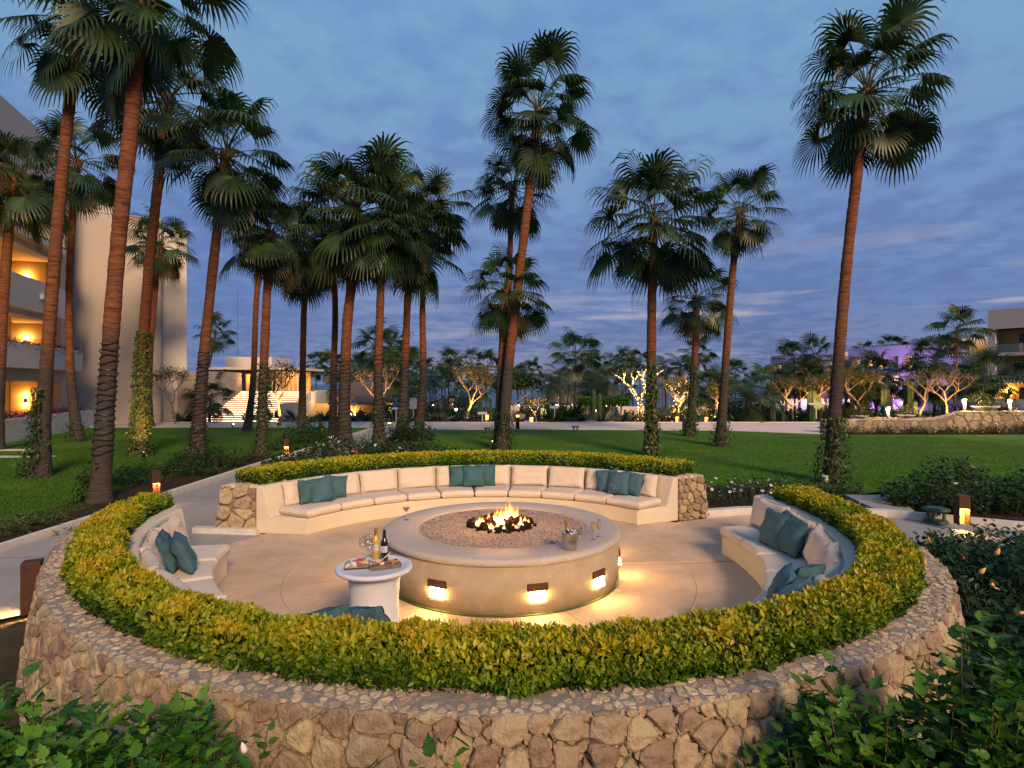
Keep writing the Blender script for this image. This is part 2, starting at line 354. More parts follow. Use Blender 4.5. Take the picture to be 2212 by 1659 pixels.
# ---------------------------------------------------------------- leaf masses
def leaf_template(kind='plain'):
    if kind == 'plain':      # folded lozenge
        V = [(0,0,0),(.35,.26,.05),(.72,.20,.03),(1,0,-.08),(.72,-.20,.03),(.35,-.26,.05),(.5,0,-.03)]
        Fc = [(0,6,1),(1,6,2),(2,6,3),(3,6,4),(4,6,5),(5,6,0)]
    elif kind == 'toothed':  # broad pointed leaf with coarse teeth, drooping tip
        V = [(0,0,0),(.10,.17,.04),(.24,.29,.05),(.27,.22,.04),(.43,.29,.03),(.46,.20,.03),(.63,.20,.0),(.68,.11,.0),(1,0,-.16)]
        V += [(x,-y,z) for x,y,z in V[1:8]] + [(.3,0,-.03),(.65,0,-.05)]
        r = [0,1,2,3,4,5,6,7,8]; l = [0,9,10,11,12,13,14,15,8]
        Fc = []
        for s, e in ((r, 1), (l, -1)):
            for i in range(8):
                m = 16 if i < 4 else 17
                t = (s[i], m, s[i+1]) if e > 0 else (s[i+1], m, s[i]); Fc.append(t)
            Fc.append((s[4], 16, 17) if e > 0 else (s[4], 17, 16))
    elif kind == 'blade':
        V = [(0,.5,0),(0,-.5,0),(1,0,0)]; Fc = [(0,1,2)]
    elif kind == 'spike':
        V = [(0,.07,0),(0,-.07,0),(.5,.08,.02),(.5,-.08,.02),(1,0,.0)]; Fc = [(0,1,3),(0,3,2),(2,3,4)]
    return np.array(V, dtype=float), np.array(Fc)
TPL = {k: leaf_template(k) for k in ('plain', 'toothed', 'blade', 'spike')}
def unit(a): return a/np.maximum(np.linalg.norm(a, axis=1, keepdims=True), 1e-9)
def leafmass(parent, P, Dv, N, size, tint, matl, kind='plain', nobj=0, name='foliage', pname='leaf', stuff=True, origin=(0,0,0)):
    V, Fc = TPL[kind]; n = len(P); P = P - np.array(origin)
    d = unit(Dv); s = unit(np.cross(N + rng.normal(0, .35, (n, 3)), d)); u = np.cross(d, s)
    size = np.broadcast_to(size, (n,)); tint = np.broadcast_to(tint, (n,))
    if nobj:
        dist = np.linalg.norm(P + np.array(origin) - np.array([0, 0, CH]), axis=1)/size
        order = np.argsort(dist + rng.uniform(0, .15, n)*dist.mean()*.2); sel = order[:nobj]; rest = order[nobj:]
        meshes = []
        for t in (.15, .4, .65, .9):
            me = np_mesh(pname, V, Fc, matl, 'mesh', kind != 'toothed', np.full(len(V), t)); meshes.append(me)
        for i in sel:
            M = Matrix(((d[i][0], s[i][0], u[i][0]), (d[i][1], s[i][1], u[i][1]), (d[i][2], s[i][2], u[i][2])))
            o = lin(bpy.data.objects.new(pname, meshes[min(3, int(tint[i]*4))])); o.parent = parent; o.location = P[i]
            o.rotation_euler = M.to_euler(); o.scale = [size[i]]*3
        P, d, s, u, size, tint = P[rest], d[rest], s[rest], u[rest], size[rest], tint[rest]; n = len(P)
    W = (V[None, :, 0, None]*d[:, None] + V[None, :, 1, None]*s[:, None] + V[None, :, 2, None]*u[:, None])*size[:, None, None] + P[:, None]
    FF = Fc[None] + (np.arange(n)*len(V))[:, None, None]
    o = np_mesh(name, W.reshape(-1, 3), FF.reshape(-1, 3), matl, parent, kind != 'toothed', np.repeat(tint, len(V)))
    if stuff: o['kind'] = 'stuff'
    return o
def rdir(n, up=.3):
    v = rng.normal(0, 1, (n, 3)); v[:, 2] = v[:, 2]*.6 + up; return unit(v)
# ---------------------------------------------------------------- ring geometry of the seating circle
CY = 7.77
def cxo(y): return float(np.interp(y, [3.5, 4.7, 6.45, 7.75, 9.5], [-.10, -.12, -.26, -.31, -.342]))
def RP(r, th, z=0.0):
    a = R(th); y = CY + r*math.sin(a); s = 1.0
    if 160 < th < 208: s = 1 + .045*min(1, max(0, (208-th)/30))*min(1, max(0, (r-3.7)/.6))
    if th > 355: s = 1 + .01*(th-355)/15
    if th < 160: y += .06
    return Vector((r*s*math.cos(a) + cxo(y), CY + (y-CY), z))
FL = lambda r: float(np.interp(r, [3.37, 4.2, 4.85], [185.7, 177.8, 175.5]))     # front section, left end
FR = lambda r: float(np.interp(r, [3.37, 4.2, 4.85], [370.4, 374.6, 376.5]))     # right end
BL = lambda r: float(np.interp(r, [3.37, 4.2, 4.8], [151.9, 156.2, 158.6]))      # back section, left end
BR = lambda r: float(np.interp(r, [3.37, 4.2, 4.8], [41.6, 38.0, 36.2]))
def sweep(name, prof, fa, fb, m, matl, parent=None, cap=True, smooth=False, jit=0):
    """closed profile [(r,z)] swept round the ring from angle fa(r) to fb(r)"""
    b = MB(); n = len(prof)
    for i in range(m+1):
        t = i/m
        for r, z in prof:
            p = RP(r, fa(r)*(1-t)+fb(r)*t, z)
            if jit: p += Vector(noise.noise_vector(p*3))*jit
            b.v.append(tuple(p))
    for i in range(m):
        for k in range(n):
            a = i*n+k; c = i*n+(k+1) % n; b.f.append((a, c, c+n, a+n))
    if cap: b.f.append(tuple(range(n))[::-1]); b.f.append(tuple(m*n+k for k in range(n)))
    o = b.build(name, matl, parent, smooth)
    bm_fix(o); return o
def bm_fix(o):
    import bmesh
    bm = bmesh.new(); bm.from_mesh(o.data); bmesh.ops.recalc_face_normals(bm, faces=bm.faces); bm.to_mesh(o.data); bm.free()

# ---------------------------------------------------------------- irregular stones
def voronoi(S, V, cw, ch, jit=.42, seed=0):
    rg = random.Random(seed); ns = max(1, round(S/cw)); nv = max(1, round(V/ch)); cw = S/ns; ch = V/nv; pts = {}
    for i in range(-2, ns+2):
        for j in range(-2, nv+2):
            pts[i, j] = None if rg.random() < .22 else ((i+.5+rg.uniform(-jit, jit)+(.25 if j % 2 else -.25))*cw, (j+.5+rg.uniform(-jit, jit))*ch)
    out = []
    for i in range(-1, ns+1):
        for j in range(-1, nv+1):
            c = pts[i, j]
            if c is None: continue
            poly = [(max(0, c[0]-2*cw), max(0, c[1]-2*ch)), (min(S, c[0]+2*cw), max(0, c[1]-2*ch)), (min(S, c[0]+2*cw), min(V, c[1]+2*ch)), (max(0, c[0]-2*cw), min(V, c[1]+2*ch))]
            if poly[0][0] >= poly[1][0] or poly[0][1] >= poly[2][1]: continue
            for a in range(-2, 3):
                for b in range(-2, 3):
                    q = pts.get((i+a, j+b))
                    if q is None or (a == 0 and b == 0): continue
                    mx, my = (c[0]+q[0])/2, (c[1]+q[1])/2; nx, ny = q[0]-c[0], q[1]-c[1]; new = []
                    for k in range(len(poly)):
                        p1, p2 = poly[k], poly[(k+1) % len(poly)]
                        d1 = (p1[0]-mx)*nx+(p1[1]-my)*ny; d2 = (p2[0]-mx)*nx+(p2[1]-my)*ny
                        if d1 <= 0: new.append(p1)
                        if d1*d2 < 0:
                            t = d1/(d1-d2); new.append((p1[0]+t*(p2[0]-p1[0]), p1[1]+t*(p2[1]-p1[1])))
                    poly = new
                    if len(poly) < 3: break
                if len(poly) < 3: break
            if len(poly) < 3: continue
            ar = .5*sum(poly[k][0]*poly[(k+1) % len(poly)][1]-poly[(k+1) % len(poly)][0]*poly[k][1] for k in range(len(poly)))
            if abs(ar) > cw*ch*.06: out.append((poly, abs(ar)))
    return out
def stone_geo(poly, gap, h, fn, rg, n=10):
    """one stone: outline pulled in by the joint, shoulders and an uneven face"""
    cx = sum(p[0] for p in poly)/len(poly); cy = sum(p[1] for p in poly)/len(poly)
    per = [math.dist(poly[k], poly[(k+1) % len(poly)]) for k in range(len(poly))]; tot = sum(per); pts = []
    for k in range(n):
        d = tot*k/n; i = 0
        while d > per[i] and i < len(per)-1: d -= per[i]; i += 1
        p, q = poly[i], poly[(i+1) % len(poly)]; t = d/max(per[i], 1e-6); pts.append((p[0]+(q[0]-p[0])*t, p[1]+(q[1]-p[1])*t))
    rr = sum(math.dist(p, (cx, cy)) for p in pts)/n
    sh = rg.uniform(.15, .5); pts = [(cx+(x-cx)*(1+sh*(rr/max(1e-6, math.dist((x, y), (cx, cy)))-1)), cy+(y-cy)*(1+sh*(rr/max(1e-6, math.dist((x, y), (cx, cy)))-1))) for x, y in pts]; pts = [(cx+(x-cx)*j_, cy+(y-cy)*j_) for (x, y), j_ in ((p, rg.uniform(.93, 1.03)) for p in pts)]; g = min(.42, gap/rr)
    tilt = (rg.uniform(-.25, .25), rg.uniform(-.25, .25)); hh = h*rg.uniform(.7, 1.25); vs = []
    for sc, z in ((1-g*.6, -.5*h), (1-g-rg.uniform(0, .05), .55), (.72, .95)):
        for k, (x, y) in enumerate(pts):
            j = sc*(1+rg.uniform(-.05, .05)); dx, dy = (x-cx)*j, (y-cy)*j
            zz = z if z < 0 else hh*z*(1+rg.uniform(-.18, .18)) + (dx*tilt[0]+dy*tilt[1])*.3
            vs.append(fn(cx+dx, cy+dy, zz))
    vs.append(fn(cx, cy, hh*(1+rg.uniform(-.15, .2)))); fs = []
    for a in range(2):
        for k in range(n): fs.append((a*n+k, a*n+(k+1) % n, (a+1)*n+(k+1) % n, (a+1)*n+k))
    for k in range(n): fs.append((2*n+k, 2*n+(k+1) % n, 3*n))
    return vs, fs
def stonework(parent, cells, fn, gap, h, m_one, m_mass, nobj, pname, seed=1, view=None, n=10, ploc=(0, 0, 0)):
    rg = random.Random(seed); items = []
    for poly, ar in cells:
        c = (sum(p[0] for p in poly)/len(poly), sum(p[1] for p in poly)/len(poly)); w_ = Vector(fn(c[0], c[1], 0))
        d = (w_-Vector((0, 0, CH))).length
        sc = ar/d**2
        if w_.y > .3 and abs(w_.x/w_.y*F) < 1150 and (w_.z-CH)/w_.y*F > -850: sc *= 10
        items.append((sc, poly, w_))
    items.sort(key=lambda t: -t[0]); mass = MB()
    for i, (s, poly, w_) in enumerate(items):
        vs, fs = stone_geo(poly, gap, h, fn, rg, n)
        if i < nobj:
            b = MB(); b.add([Vector(v)-w_ for v in vs], fs); o = b.build(pname, m_one, parent); o.location = w_-Vector(ploc)
        else: mass.add([Vector(v)-Vector(ploc) for v in vs], fs)
    if mass.v:
        o = mass.build(pname+'s', m_mass, parent); o['kind'] = 'stuff'

# ---------------------------------------------------------------- ground, lawns, roads
def terrain_z(y): return float(np.interp(y, [-30, 37, 45, 70, 110, 165], [0, 0, -.5, -2.0, -3.2, -6.0]))
b = MB(); xs = np.linspace(-220, 260, 25); ys = [-30, -10, 0, 4, 8, 12, 20, 30, 37, 41, 45, 55, 70, 90, 110, 140, 165]
for y in ys:
    for x in xs: b.v.append((x, y, terrain_z(y)-.03))
for j in range(len(ys)-1):
    for i in range(len(xs)-1):
        a = j*len(xs)+i; b.f.append((a, a+1, a+1+len(xs), a+len(xs)))
tag(b.build('ground', M_ground), kind='structure')
tag(MB().add([(-6000, 150, -5.2), (6000, 150, -5.2), (6000, 9000, -5.2), (-6000, 9000, -5.2)], [(0, 1, 2, 3)]).build('sea', M_sea), kind='structure')
def sheet(name, pts, z, m, t=.0):
    b = MB()
    if t: b.prism([(p[0], p[1]) for p in pts], z-t, z)
    else: b.add([(p[0], p[1], z) for p in pts], [tuple(range(len(pts)))])
    return tag(b.build(name, m), kind='structure')
sheet('lawn_left', [(-32, 5.5), (-8.6, 5.5), (-8.6, 8.4), (-7.95, 12), (-8.6, 16.5), (-7.7, 24), (-7.7, 32.55), (-32, 32.9)], .035, M_lawn)
sheet('lawn_right', [(-5.2, 31.0), (-5.2, 18.5), (-2.5, 13.6), (2.5, 13.6), (4.2, 13.9), (7.2, 12.7), (9.0, 13.4), (12, 12.4), (40, 12.4), (40, 28.1), (15.6, 28.1), (11.2, 30.6), (2, 31.2)], .035, M_lawn)
sheet('promenade', [(-30, 32.9), (-7.0, 32.7), (-5.4, 31.2), (2, 31.3), (11.2, 30.7), (15.4, 28.2), (16.3, 28.5), (20.5, 36.6), (-30, 36.6)], .045, M_road)
sheet('garden_path', [(-7.4, 8.2), (-4.6, 8.2), (-4.6, 9.62), (-5.0, 11.5), (-5.6, 13.2), (-5.8, 15), (-5.8, 31.4), (-5.4, 31.4), (-6.9, 32.8), (-7.4, 32.8)], .03, M_path)
sheet('entry_path', [(-11, 5.9), (-5.4, 6.0), (-4.2, 7.3), (-3.6, 7.5), (-3.1, 9.3), (-5.1, 9.6), (-5.8, 10.6), (-5.8, 8.3), (-7.4, 8.3), (-11, 8.3)], .025, M_path)
sheet('side_path', [(4.0, 9.2), (5.3, 8.6), (9.5, 7.6), (11, 8.6), (8.5, 9.7), (6.95, 10.7), (5.2, 10.9), (4.4, 10.2)], .025, M_path)
# stepping slabs running away to the right
for k, q in enumerate([[(6.95, 10.95), (7.6, 10.95), (7.95, 11.75), (7.05, 11.75)], [(7.07, 11.8), (7.97, 11.8), (8.3, 12.55), (7.2, 12.55)]]):
    o = MB().prism(q, 0, .09).build('paving_slab', M_path, None, False, .01)
    tag(o, ['smooth grey path slab next to the curb behind the amber bollard', 'farther smooth grey path slab at the lawn edge'][k], 'slab', 'grey slabs leading to the right lawn')
def curb(pts, wd=.13, h=.14, name='curb', kindm=M_curb):
    b = MB(); P = [Vector((p[0], p[1])) for p in pts]; L_, R_ = [], []
    for i, p in enumerate(P):
        t = (P[min(i+1, len(P)-1)]-P[max(i-1, 0)]).normalized(); nn = Vector((-t.y, t.x)); L_.append(p+nn*wd/2); R_.append(p-nn*wd/2)
    m = len(P)
    for q in (L_, R_): b.v += [(v.x, v.y, 0) for v in q]+[(v.x, v.y, h) for v in q]
    for i in range(m-1):
        b.f += [(i, i+1, m+i+1, m+i)[::-1], (2*m+i, 2*m+i+1, 3*m+i+1, 3*m+i), (m+i, m+i+1, 3*m+i+1, 3*m+i)[::-1]]
    b.f += [(0, m, 3*m, 2*m), (m-1, 2*m-1, 4*m-1, 3*m-1)[::-1]]
    o = b.build(name, kindm); bm_fix(o); tag(o, kind='structure'); return o
curb([(-11.5, 8.35), (-7.5, 8.4), (-7.5, 12), (-7.55, 16.5), (-7.5, 24), (-7.5, 32.4)], name='path_curb')
curb([(-5.75, 15), (-5.75, 20), (-5.75, 31)], .1, .08, name='path_edge')
curb([(3.55, 10.75), (4.3, 10.98), (5.2, 11.1), (6.1, 10.95), (6.95, 10.78), (7.6, 10.4), (8.5, 9.85), (9.8, 9.3), (11.5, 9.0)], .16, .15, name='side_curb')
curb([(-5.25, 9.60), (-4.15, 9.49)], .14, .12, name='block_plinth_curb')
curb([(-30, 36.65), (-12, 36.65), (0, 36.6), (20.5, 36.7)], .25, .09, name='promenade_curb')
curb([(-30, 32.75), (-7.6, 32.6)], .15, .07, name='promenade_edge')
curb([(-5.2, 31.05), (2, 31.2), (11.2, 30.6), (15.5, 28.1)], .15, .07, name='promenade_lawn_edge')
# pale strips on the left lawn beside the planter
for k, (x, y) in enumerate([(62, 990), (40, 975)]):
    p = G(x, y); tag(MB().box(p.x-1.1, p.x+.8, p.y-.18, p.y+.18, .02, .06).build('stepping_strip', M_curb), ['nearer flat pale strip let into the lawn by the planter wall', 'farther flat pale strip let into the lawn by the planter wall'][k], 'paver', 'pale strips in the left lawn')

# ---------------------------------------------------------------- pit floor : base and poured slabs with open joints
b = MB(); pts = [RP(4.0, t) for t in range(0, 360, 8)]
o = sheet('terrace_base', [(p.x, p.y) for p in pts], .012, M_joint); 
fl = thing('terrace_floor', None, None, (0, 0, 0)); fl['kind'] = 'structure'
ja = [4, 46, 84, 118, 158, 196, 236, 268, 298, 330, 364]
for k in range(len(ja)-1):
    for r0, r1 in ((1.2, 2.62), (2.626, 4.05)):
        b = MB(); m = 8; a0, a1 = ja[k], ja[k+1]; q = []
        for i in range(m+1):
            t = a0+(a1-a0)*i/m
            q.append((r0, t)); q.append((r1, t))
        vv = []
        for i, (r, t) in enumerate(q):
            off = math.degrees(.0025/r)*(1 if i < 2 else (-1 if i >= 2*m else 0)); p = RP(r, t+off, .03); vv.append(tuple(p))
        b.add(vv, [(2*i, 2*i+1, 2*i+3, 2*i+2) for i in range(m)])
        b.add([(x, y, .014) for x, y, z in vv], []); n0 = 2*(m+1)
        b.f += [(2*i, 2*i+2, n0+2*i+2, n0+2*i) for i in range(m)] + [(2*i+1, n0+2*i+1, n0+2*i+3, 2*i+3) for i in range(m)] + [(0, n0, n0+1, 1), (2*m, 2*m+1, n0+2*m+1, n0+2*m)]
        b.build('slab', M_floor, fl)
sheet('threshold', [(-3.5, 7.5), (-2.0, 8.2), (-1.8, 9.2), (-3.1, 9.42), (-4.6, 9.55), (-4.6, 8.0)], .022, M_floor)
sheet('threshold_right', [(2.4, 9.2), (3.0, 8.3), (4.3, 9.0), (5.4, 10.0), (5.1, 10.95), (4.3, 10.88), (3.5, 10.6), (2.2, 10.0)], .022, M_floor)

# ---------------------------------------------------------------- fire pit
PX, PY, PT = -.133, 7.6, .64
pit = thing('fire_pit', 'big round plastered fire pit in the middle of the seating circle', 'fire pit', (PX, PY, 0))
o = MB().lathe([(1.50, .03), (1.508, .30), (1.505, .56)], 96).build('wall', M_pit, pit, True)
prof = [(1.085, .585), (1.085, .625), (1.10, .64), (1.47, .64), (1.505, .634), (1.53, .615), (1.537, .592), (1.53, .568), (1.51, .555), (1.44, .553)]
MB().lathe(prof, 96).build('bullnose_ledge', M_cap, pit, True)
MB().lathe([(1.512, .03), (1.520, .034), (1.520, .046), (1.512, .05)], 96).build('green_edging', mat('green_hose', (.05, .09, .02), .6), pit, True)
# raked gravel bed: faint radial furrows
b = MB(); nr, na = 26, 288
for i in range(nr):
    r = .30+(1.087-.30)*i/(nr-1)
    for k in range(na):
        a = 2*math.pi*k/na; z = .608+.006*math.sin(a*72)*min(1, (1.05-r)*4) + .006*noise.noise(Vector((r*math.cos(a)*6, r*math.sin(a)*6, 0))) + .012*max(0, (r-1.0)/.087)
        b.v.append((r*math.cos(a), r*math.sin(a), z))
for i in range(nr-1):
    for k in range(na): a = i*na+k; c = i*na+(k+1) % na; b.f.append((a, c, c+na, a+na))
b.f.append(tuple(range(na))[::-1])
b.build('gravel_bed', M_sand, pit, True)
n = 5200; rr = np.sqrt(rng.uniform(.38**2, 1.08**2, n)); aa = rng.uniform(0, 2*np.pi, n); sz = rng.uniform(.004, .009, n)
rr[:900] = rng.uniform(1.02, 1.08, 900); sz[:900] *= 1.3
ov = np.array([(1,0,0),(-1,0,0),(0,1,0),(0,-1,0),(0,0,1)], float); of = np.array([(0,2,4),(2,1,4),(1,3,4),(3,0,4)])
V = ov[None]*sz[:, None, None]*rng.uniform(.6, 1.3, (n, 5, 1)) + np.stack([rr*np.cos(aa), rr*np.sin(aa), np.full(n, .611)], 1)[:, None]
o = np_mesh('loose_gravel', V.reshape(-1, 3), (of[None]+(np.arange(n)*5)[:, None, None]).reshape(-1, 3), mat('dark_gravel', (.22, .14, .11), .9, .6, 60, world=True), pit); o['kind'] = 'stuff'

def area_light(name, parent, loc, rot, sx, sy, e, col, shape='RECTANGLE'):
    l = bpy.data.lights.new(name, 'AREA'); l.shape = shape; l.size = sx; l.size_y = sy; l.energy = e; l.color = col
    o = lin(bpy.data.objects.new(name, l)); o.parent = parent; o.location = loc; o.rotation_euler = rot; return o
def point_light(name, parent, loc, e, col, rad=.05):
    l = bpy.data.lights.new(name, 'POINT'); l.energy = e; l.color = col; l.shadow_soft_size = .05 if name == 'fire_glow' else 0
    o = lin(bpy.data.objects.new(name, l)); o.parent = parent; o.location = loc; return o
def spot_light(name, parent, loc, target, e, col, ang=70, rad=.03, blend=.6):
    l = bpy.data.lights.new(name, 'SPOT'); l.energy = e; l.color = col; l.spot_size = R(ang); l.spot_blend = blend; l.shadow_soft_size = 0
    o = lin(bpy.data.objects.new(name, l)); o.parent = parent; o.location = loc
    o.rotation_euler = (Vector(target)-Vector(loc)).to_track_quat('-Z', 'Y').to_euler(); return o
WARM = (1.0, .52, .16); M_pitlens = emis('pit_lens', (1.0, .54, .16), 140)
plab = {-116.5: 'glowing recessed wall light nearest the white table', -74.4: 'glowing recessed wall light in the middle of the pit front', -42.2: 'glowing recessed wall light on the pit side below the champagne flutes'}
for k, a in enumerate([-116.5, -74.4, -42.2, -6, 32, 70, 108, 146, 183]):  # last five lights are added on the hidden side, warming the bench fronts
    lab = plab.get(a) or 'recessed wall light on the pit side ' + {-6: 'facing the right bench arm', 32: 'added, facing the right stone block', 70: 'added, facing the right half of the back bench', 108: 'added, facing the left half of the back bench', 146: 'added, facing the left stone block', 183: 'added, facing the left bench arm'}[a]
    t = thing('wall_light', lab, 'wall light', (PX+1.508*math.cos(R(a)), PY+1.508*math.sin(R(a)), .285), R(a-90)+math.pi, 'recessed lights round the fire pit')
    # local: +y points into the wall, -y outwards
    t.rotation_euler = (0, 0, R(a)+math.pi/2)
    MB().box(-.115, .115, -.016, .02, .005, .085).build('hood', M_corten, t, False, .004)
    MB().add([(-.08,.02,.004),(.08,.02,.004),(.08,-.013,.004),(-.08,-.013,.004),(-.08,.02,-.098),(.08,.02,-.098),(.08,-.030,-.098),(-.08,-.030,-.098)],[(3,2,1,0),(4,5,6,7),(0,1,5,4),(1,2,6,5),(2,3,7,6),(3,0,4,7)]).build('lens', M_pitlens, t)

# fire : lava rocks and flames
fx, fy = .0, .08
fire = thing('pit_fire', 'burning gas fire among dark lava rocks in the gravel bed', 'fire', (PX+fx, PY+fy, .60))
def rockmesh(seed, n=1):
    import bmesh
    bm = bmesh.new(); bmesh.ops.create_icosphere(bm, subdivisions=2, radius=1); rg = random.Random(seed); off = Vector((rg.random()*50, 0, 0))
    sc = Vector((rg.uniform(.8, 1.4), rg.uniform(.7, 1), rg.uniform(.6, .95)))
    for v in bm.verts:
        v.co = v.co*(1+.45*noise.noise(v.co*1.3+off)); v.co = Vector((v.co.x*sc.x, v.co.y*sc.y, v.co.z*sc.z))
    me = bpy.data.meshes.new('lava_rock'); bm.to_mesh(me); bm.free(); me.materials.append(M_lava); return me
rms = [rockmesh(i) for i in range(6)]; rg = random.Random(3)
for i in range(120):
    ring = i/120; r = .44*math.sqrt(rg.random()) if i > 46 else rg.uniform(.33, .45); a = rg.uniform(0, 2*math.pi)
    s = rg.uniform(.018, .04) if i < 60 else rg.uniform(.04, .062); z = .012 + (0 if i < 60 else max(0, (.40-r))*.28*rg.uniform(.5, 1.1))
    inst('lava_rock', rms[i % 6], fire, (r*math.cos(a), r*math.sin(a)*.95, z+s*.3), (rg.random()*6, rg.random()*6, rg.random()*6), s)
fm = bpy.data.materials.new('flame'); fm.use_nodes = True; nt = fm.node_tree; nt.nodes.clear(); L = nt.links
tcn = nd(nt, 'ShaderNodeTexCoord'); sp = nd(nt, 'ShaderNodeSeparateXYZ'); L.new(tcn.outputs['Object'], sp.inputs[0])
lw = nd(nt, 'ShaderNodeLayerWeight', i_Blend=.5)
core = math_n(nt, 'SUBTRACT', 1.0, lw.outputs['Facing'], clamp=True)
hh = math_n(nt, 'SUBTRACT', 1.0, sp.outputs[2], clamp=True)
al = math_n(nt, 'MULTIPLY', math_n(nt, 'POWER', core, 1.3), math_n(nt, 'POWER', hh, 1.1), clamp=True)
em = nd(nt, 'ShaderNodeEmission'); L.new(ramp(nt, al, [(0, (1, .10, .01)), (.35, (1, .30, .04)), (.7, (1, .62, .22)), (1, (1, .85, .55))]), em.inputs[0])
L.new(math_n(nt, 'MULTIPLY_ADD', al, 24.0, 2.0), em.inputs[1])
tr = nd(nt, 'ShaderNodeBsdfTransparent'); mx = nd(nt, 'ShaderNodeMixShader'); L.new(math_n(nt, 'MULTIPLY', al, 1.5, clamp=True), mx.inputs[0]); L.new(tr.outputs[0], mx.inputs[1]); L.new(em.outputs[0], mx.inputs[2])
ot = nd(nt, 'ShaderNodeOutputMaterial'); L.new(mx.outputs[0], ot.inputs[0])
def flamemesh(seed):
    rg = random.Random(seed); b = MB(); n = 10; ph = rg.uniform(0, 6)
    prof = [(.25, 0), (.42, .08), (.5, .18), (.44, .32), (.33, .48), (.22, .64), (.12, .8), (.05, .93), (.005, 1.0)]
    base = 0
    for r, z in prof:
        ox = .18*math.sin(ph+z*4)*z; oy = .14*math.cos(ph*1.7+z*3.4)*z
        for k in range(n):
            a = 2*math.pi*k/n; q = r*(1+.2*math.sin(3*a+ph)); b.v.append((ox+q*math.cos(a), oy+q*math.sin(a)*.8, z))
    for i in range(len(prof)-1):
        for k in range(n): a = i*n+k; c = i*n+(k+1) % n; b.f.append((a, c, c+n, a+n))
    me = b.mesh('flame', True); me.materials.append(fm); return me
fms = [flamemesh(i) for i in range(5)]
fl_ = [(.08, .08, .13, .22), (.13, .03, .11, .25), (.04, .0, .10, .2), (-.02, .06, .08, .20), (.18, .08, .09, .18), (-.1, .04, .10, .15), (.0, -.02, .08, .15), (-.25, -.05, .07, .11), (-.3, .0, .05, .1), (-.17, .06, .07, .13), (.24, -.05, .06, .12), (.3, .05, .05, .1),
       (-.13, -.24, .06, .08), (-.18, -.22, .04, .07), (-.06, -.27, .025, .07), (.03, -.28, .03, .06), (.09, -.24, .035, .08), (.15, -.24, .03, .07), (.27, -.13, .03, .07), (.11, .12, .07, .27), (.05, .12, .05, .24), (.2, .15, .05, .2), (-.06, .14, .05, .18), (.35, .0, .04, .07), (-.33, -.08, .03, .08), (.1, .0, .14, .15), (-.04, .0, .1, .13)]
for i, (x, y, r, h) in enumerate(fl_): inst('flame', fms[i % 5], fire, (x, y, .03), (0, 0, i*1.3), (r*1.2, r*1.2, h*1.12))
for x, y, e in ((.08, .05, 34), (-.22, -.05, 9), (.05, -.2, 7)): point_light('fire_glow', fire, (x, y, .17), e, (1, .45, .14), .09)

# ---------------------------------------------------------------- benches
bprof = [(3.37, .03), (3.37, .295), (3.40, .30), (3.98, .30), (4.0, .34), (4.12, .79), (4.135, .807), (4.36, .807), (4.37, .79), (4.37, .03)]
bf = [(3.37, .03), (3.37, .295), (3.40, .30), (3.90, .30), (3.92, .34), (4.03, .79), (4.045, .807), (4.24, .807), (4.26, .79), (4.26, .03)]
bench_b = sweep('curved_bench', bprof[:7]+[(4.21, .807), (4.22, .79), (4.22, .03)], BL, BR, 60, M_stucco); tag(bench_b, 'long curved cream bench with the upright back behind the fire pit', 'bench', 'curved built-in benches')
bench_f = sweep('curved_bench', bf, FL, FR, 110, M_stucco); tag(bench_f, 'horseshoe of cream bench wrapping the near side inside the golden hedge', 'bench', 'curved built-in benches')
for o in (bench_b, bench_f):
    md = o.modifiers.new('b', 'BEVEL'); md.width = .012; md.segments = 2; md.limit_method = 'ANGLE'; md.angle_limit = R(40)

def seat_cushion(th0, th1, r0, r1, z0, z1, seed=0, front_round=.05):
    """box cushion bent along the bench"""
    b = MB(); nu, nv = 12, 8; g = .35
    def P(u, v, top):
        # u along arc 0..1, v depth 0..1
        e = .045
        eu = min(u, 1-u)*(th1-th0 if th1 > th0 else th0-th1)*r0*math.pi/180; ev = min(v, 1-v)*(r1-r0); d = min(abs(eu), ev)
        h = (z1-z0)/2; zz = h*(1 if d > e else math.sqrt(max(0, 1-(1-d/e)**2))) + (.010*math.sin(u*math.pi)*math.sin(v*math.pi) if top else 0)
        r = r0+(r1-r0)*v; t = th0+(th1-th0)*u
        p = RP(r, t); wz = .003*noise.noise(Vector((p.x*7, p.y*7, seed)))
        return (p.x, p.y, (z0+z1)/2 + (zz if top else -zz) + (wz if top else 0))
    us = [0, .012, .035, .07]+[i/10 for i in range(1, 10)]+[.93, .965, .988, 1]; vs_ = [0, .015, .04, .08]+[.2, .35, .5, .65, .8]+[.92, .96, .985, 1]
    for top in (1, 0):
        for v in vs_:
            for u in us: b.v.append(P(u, v, top))
    n, m = len(us), len(vs_)
    for t in range(2):
        o0 = t*n*m
        for j in range(m-1):
            for i in range(n-1):
                q = (o0+j*n+i, o0+j*n+i+1, o0+(j+1)*n+i+1, o0+(j+1)*n+i); b.f.append(q if t == 0 else q[::-1])
    return b
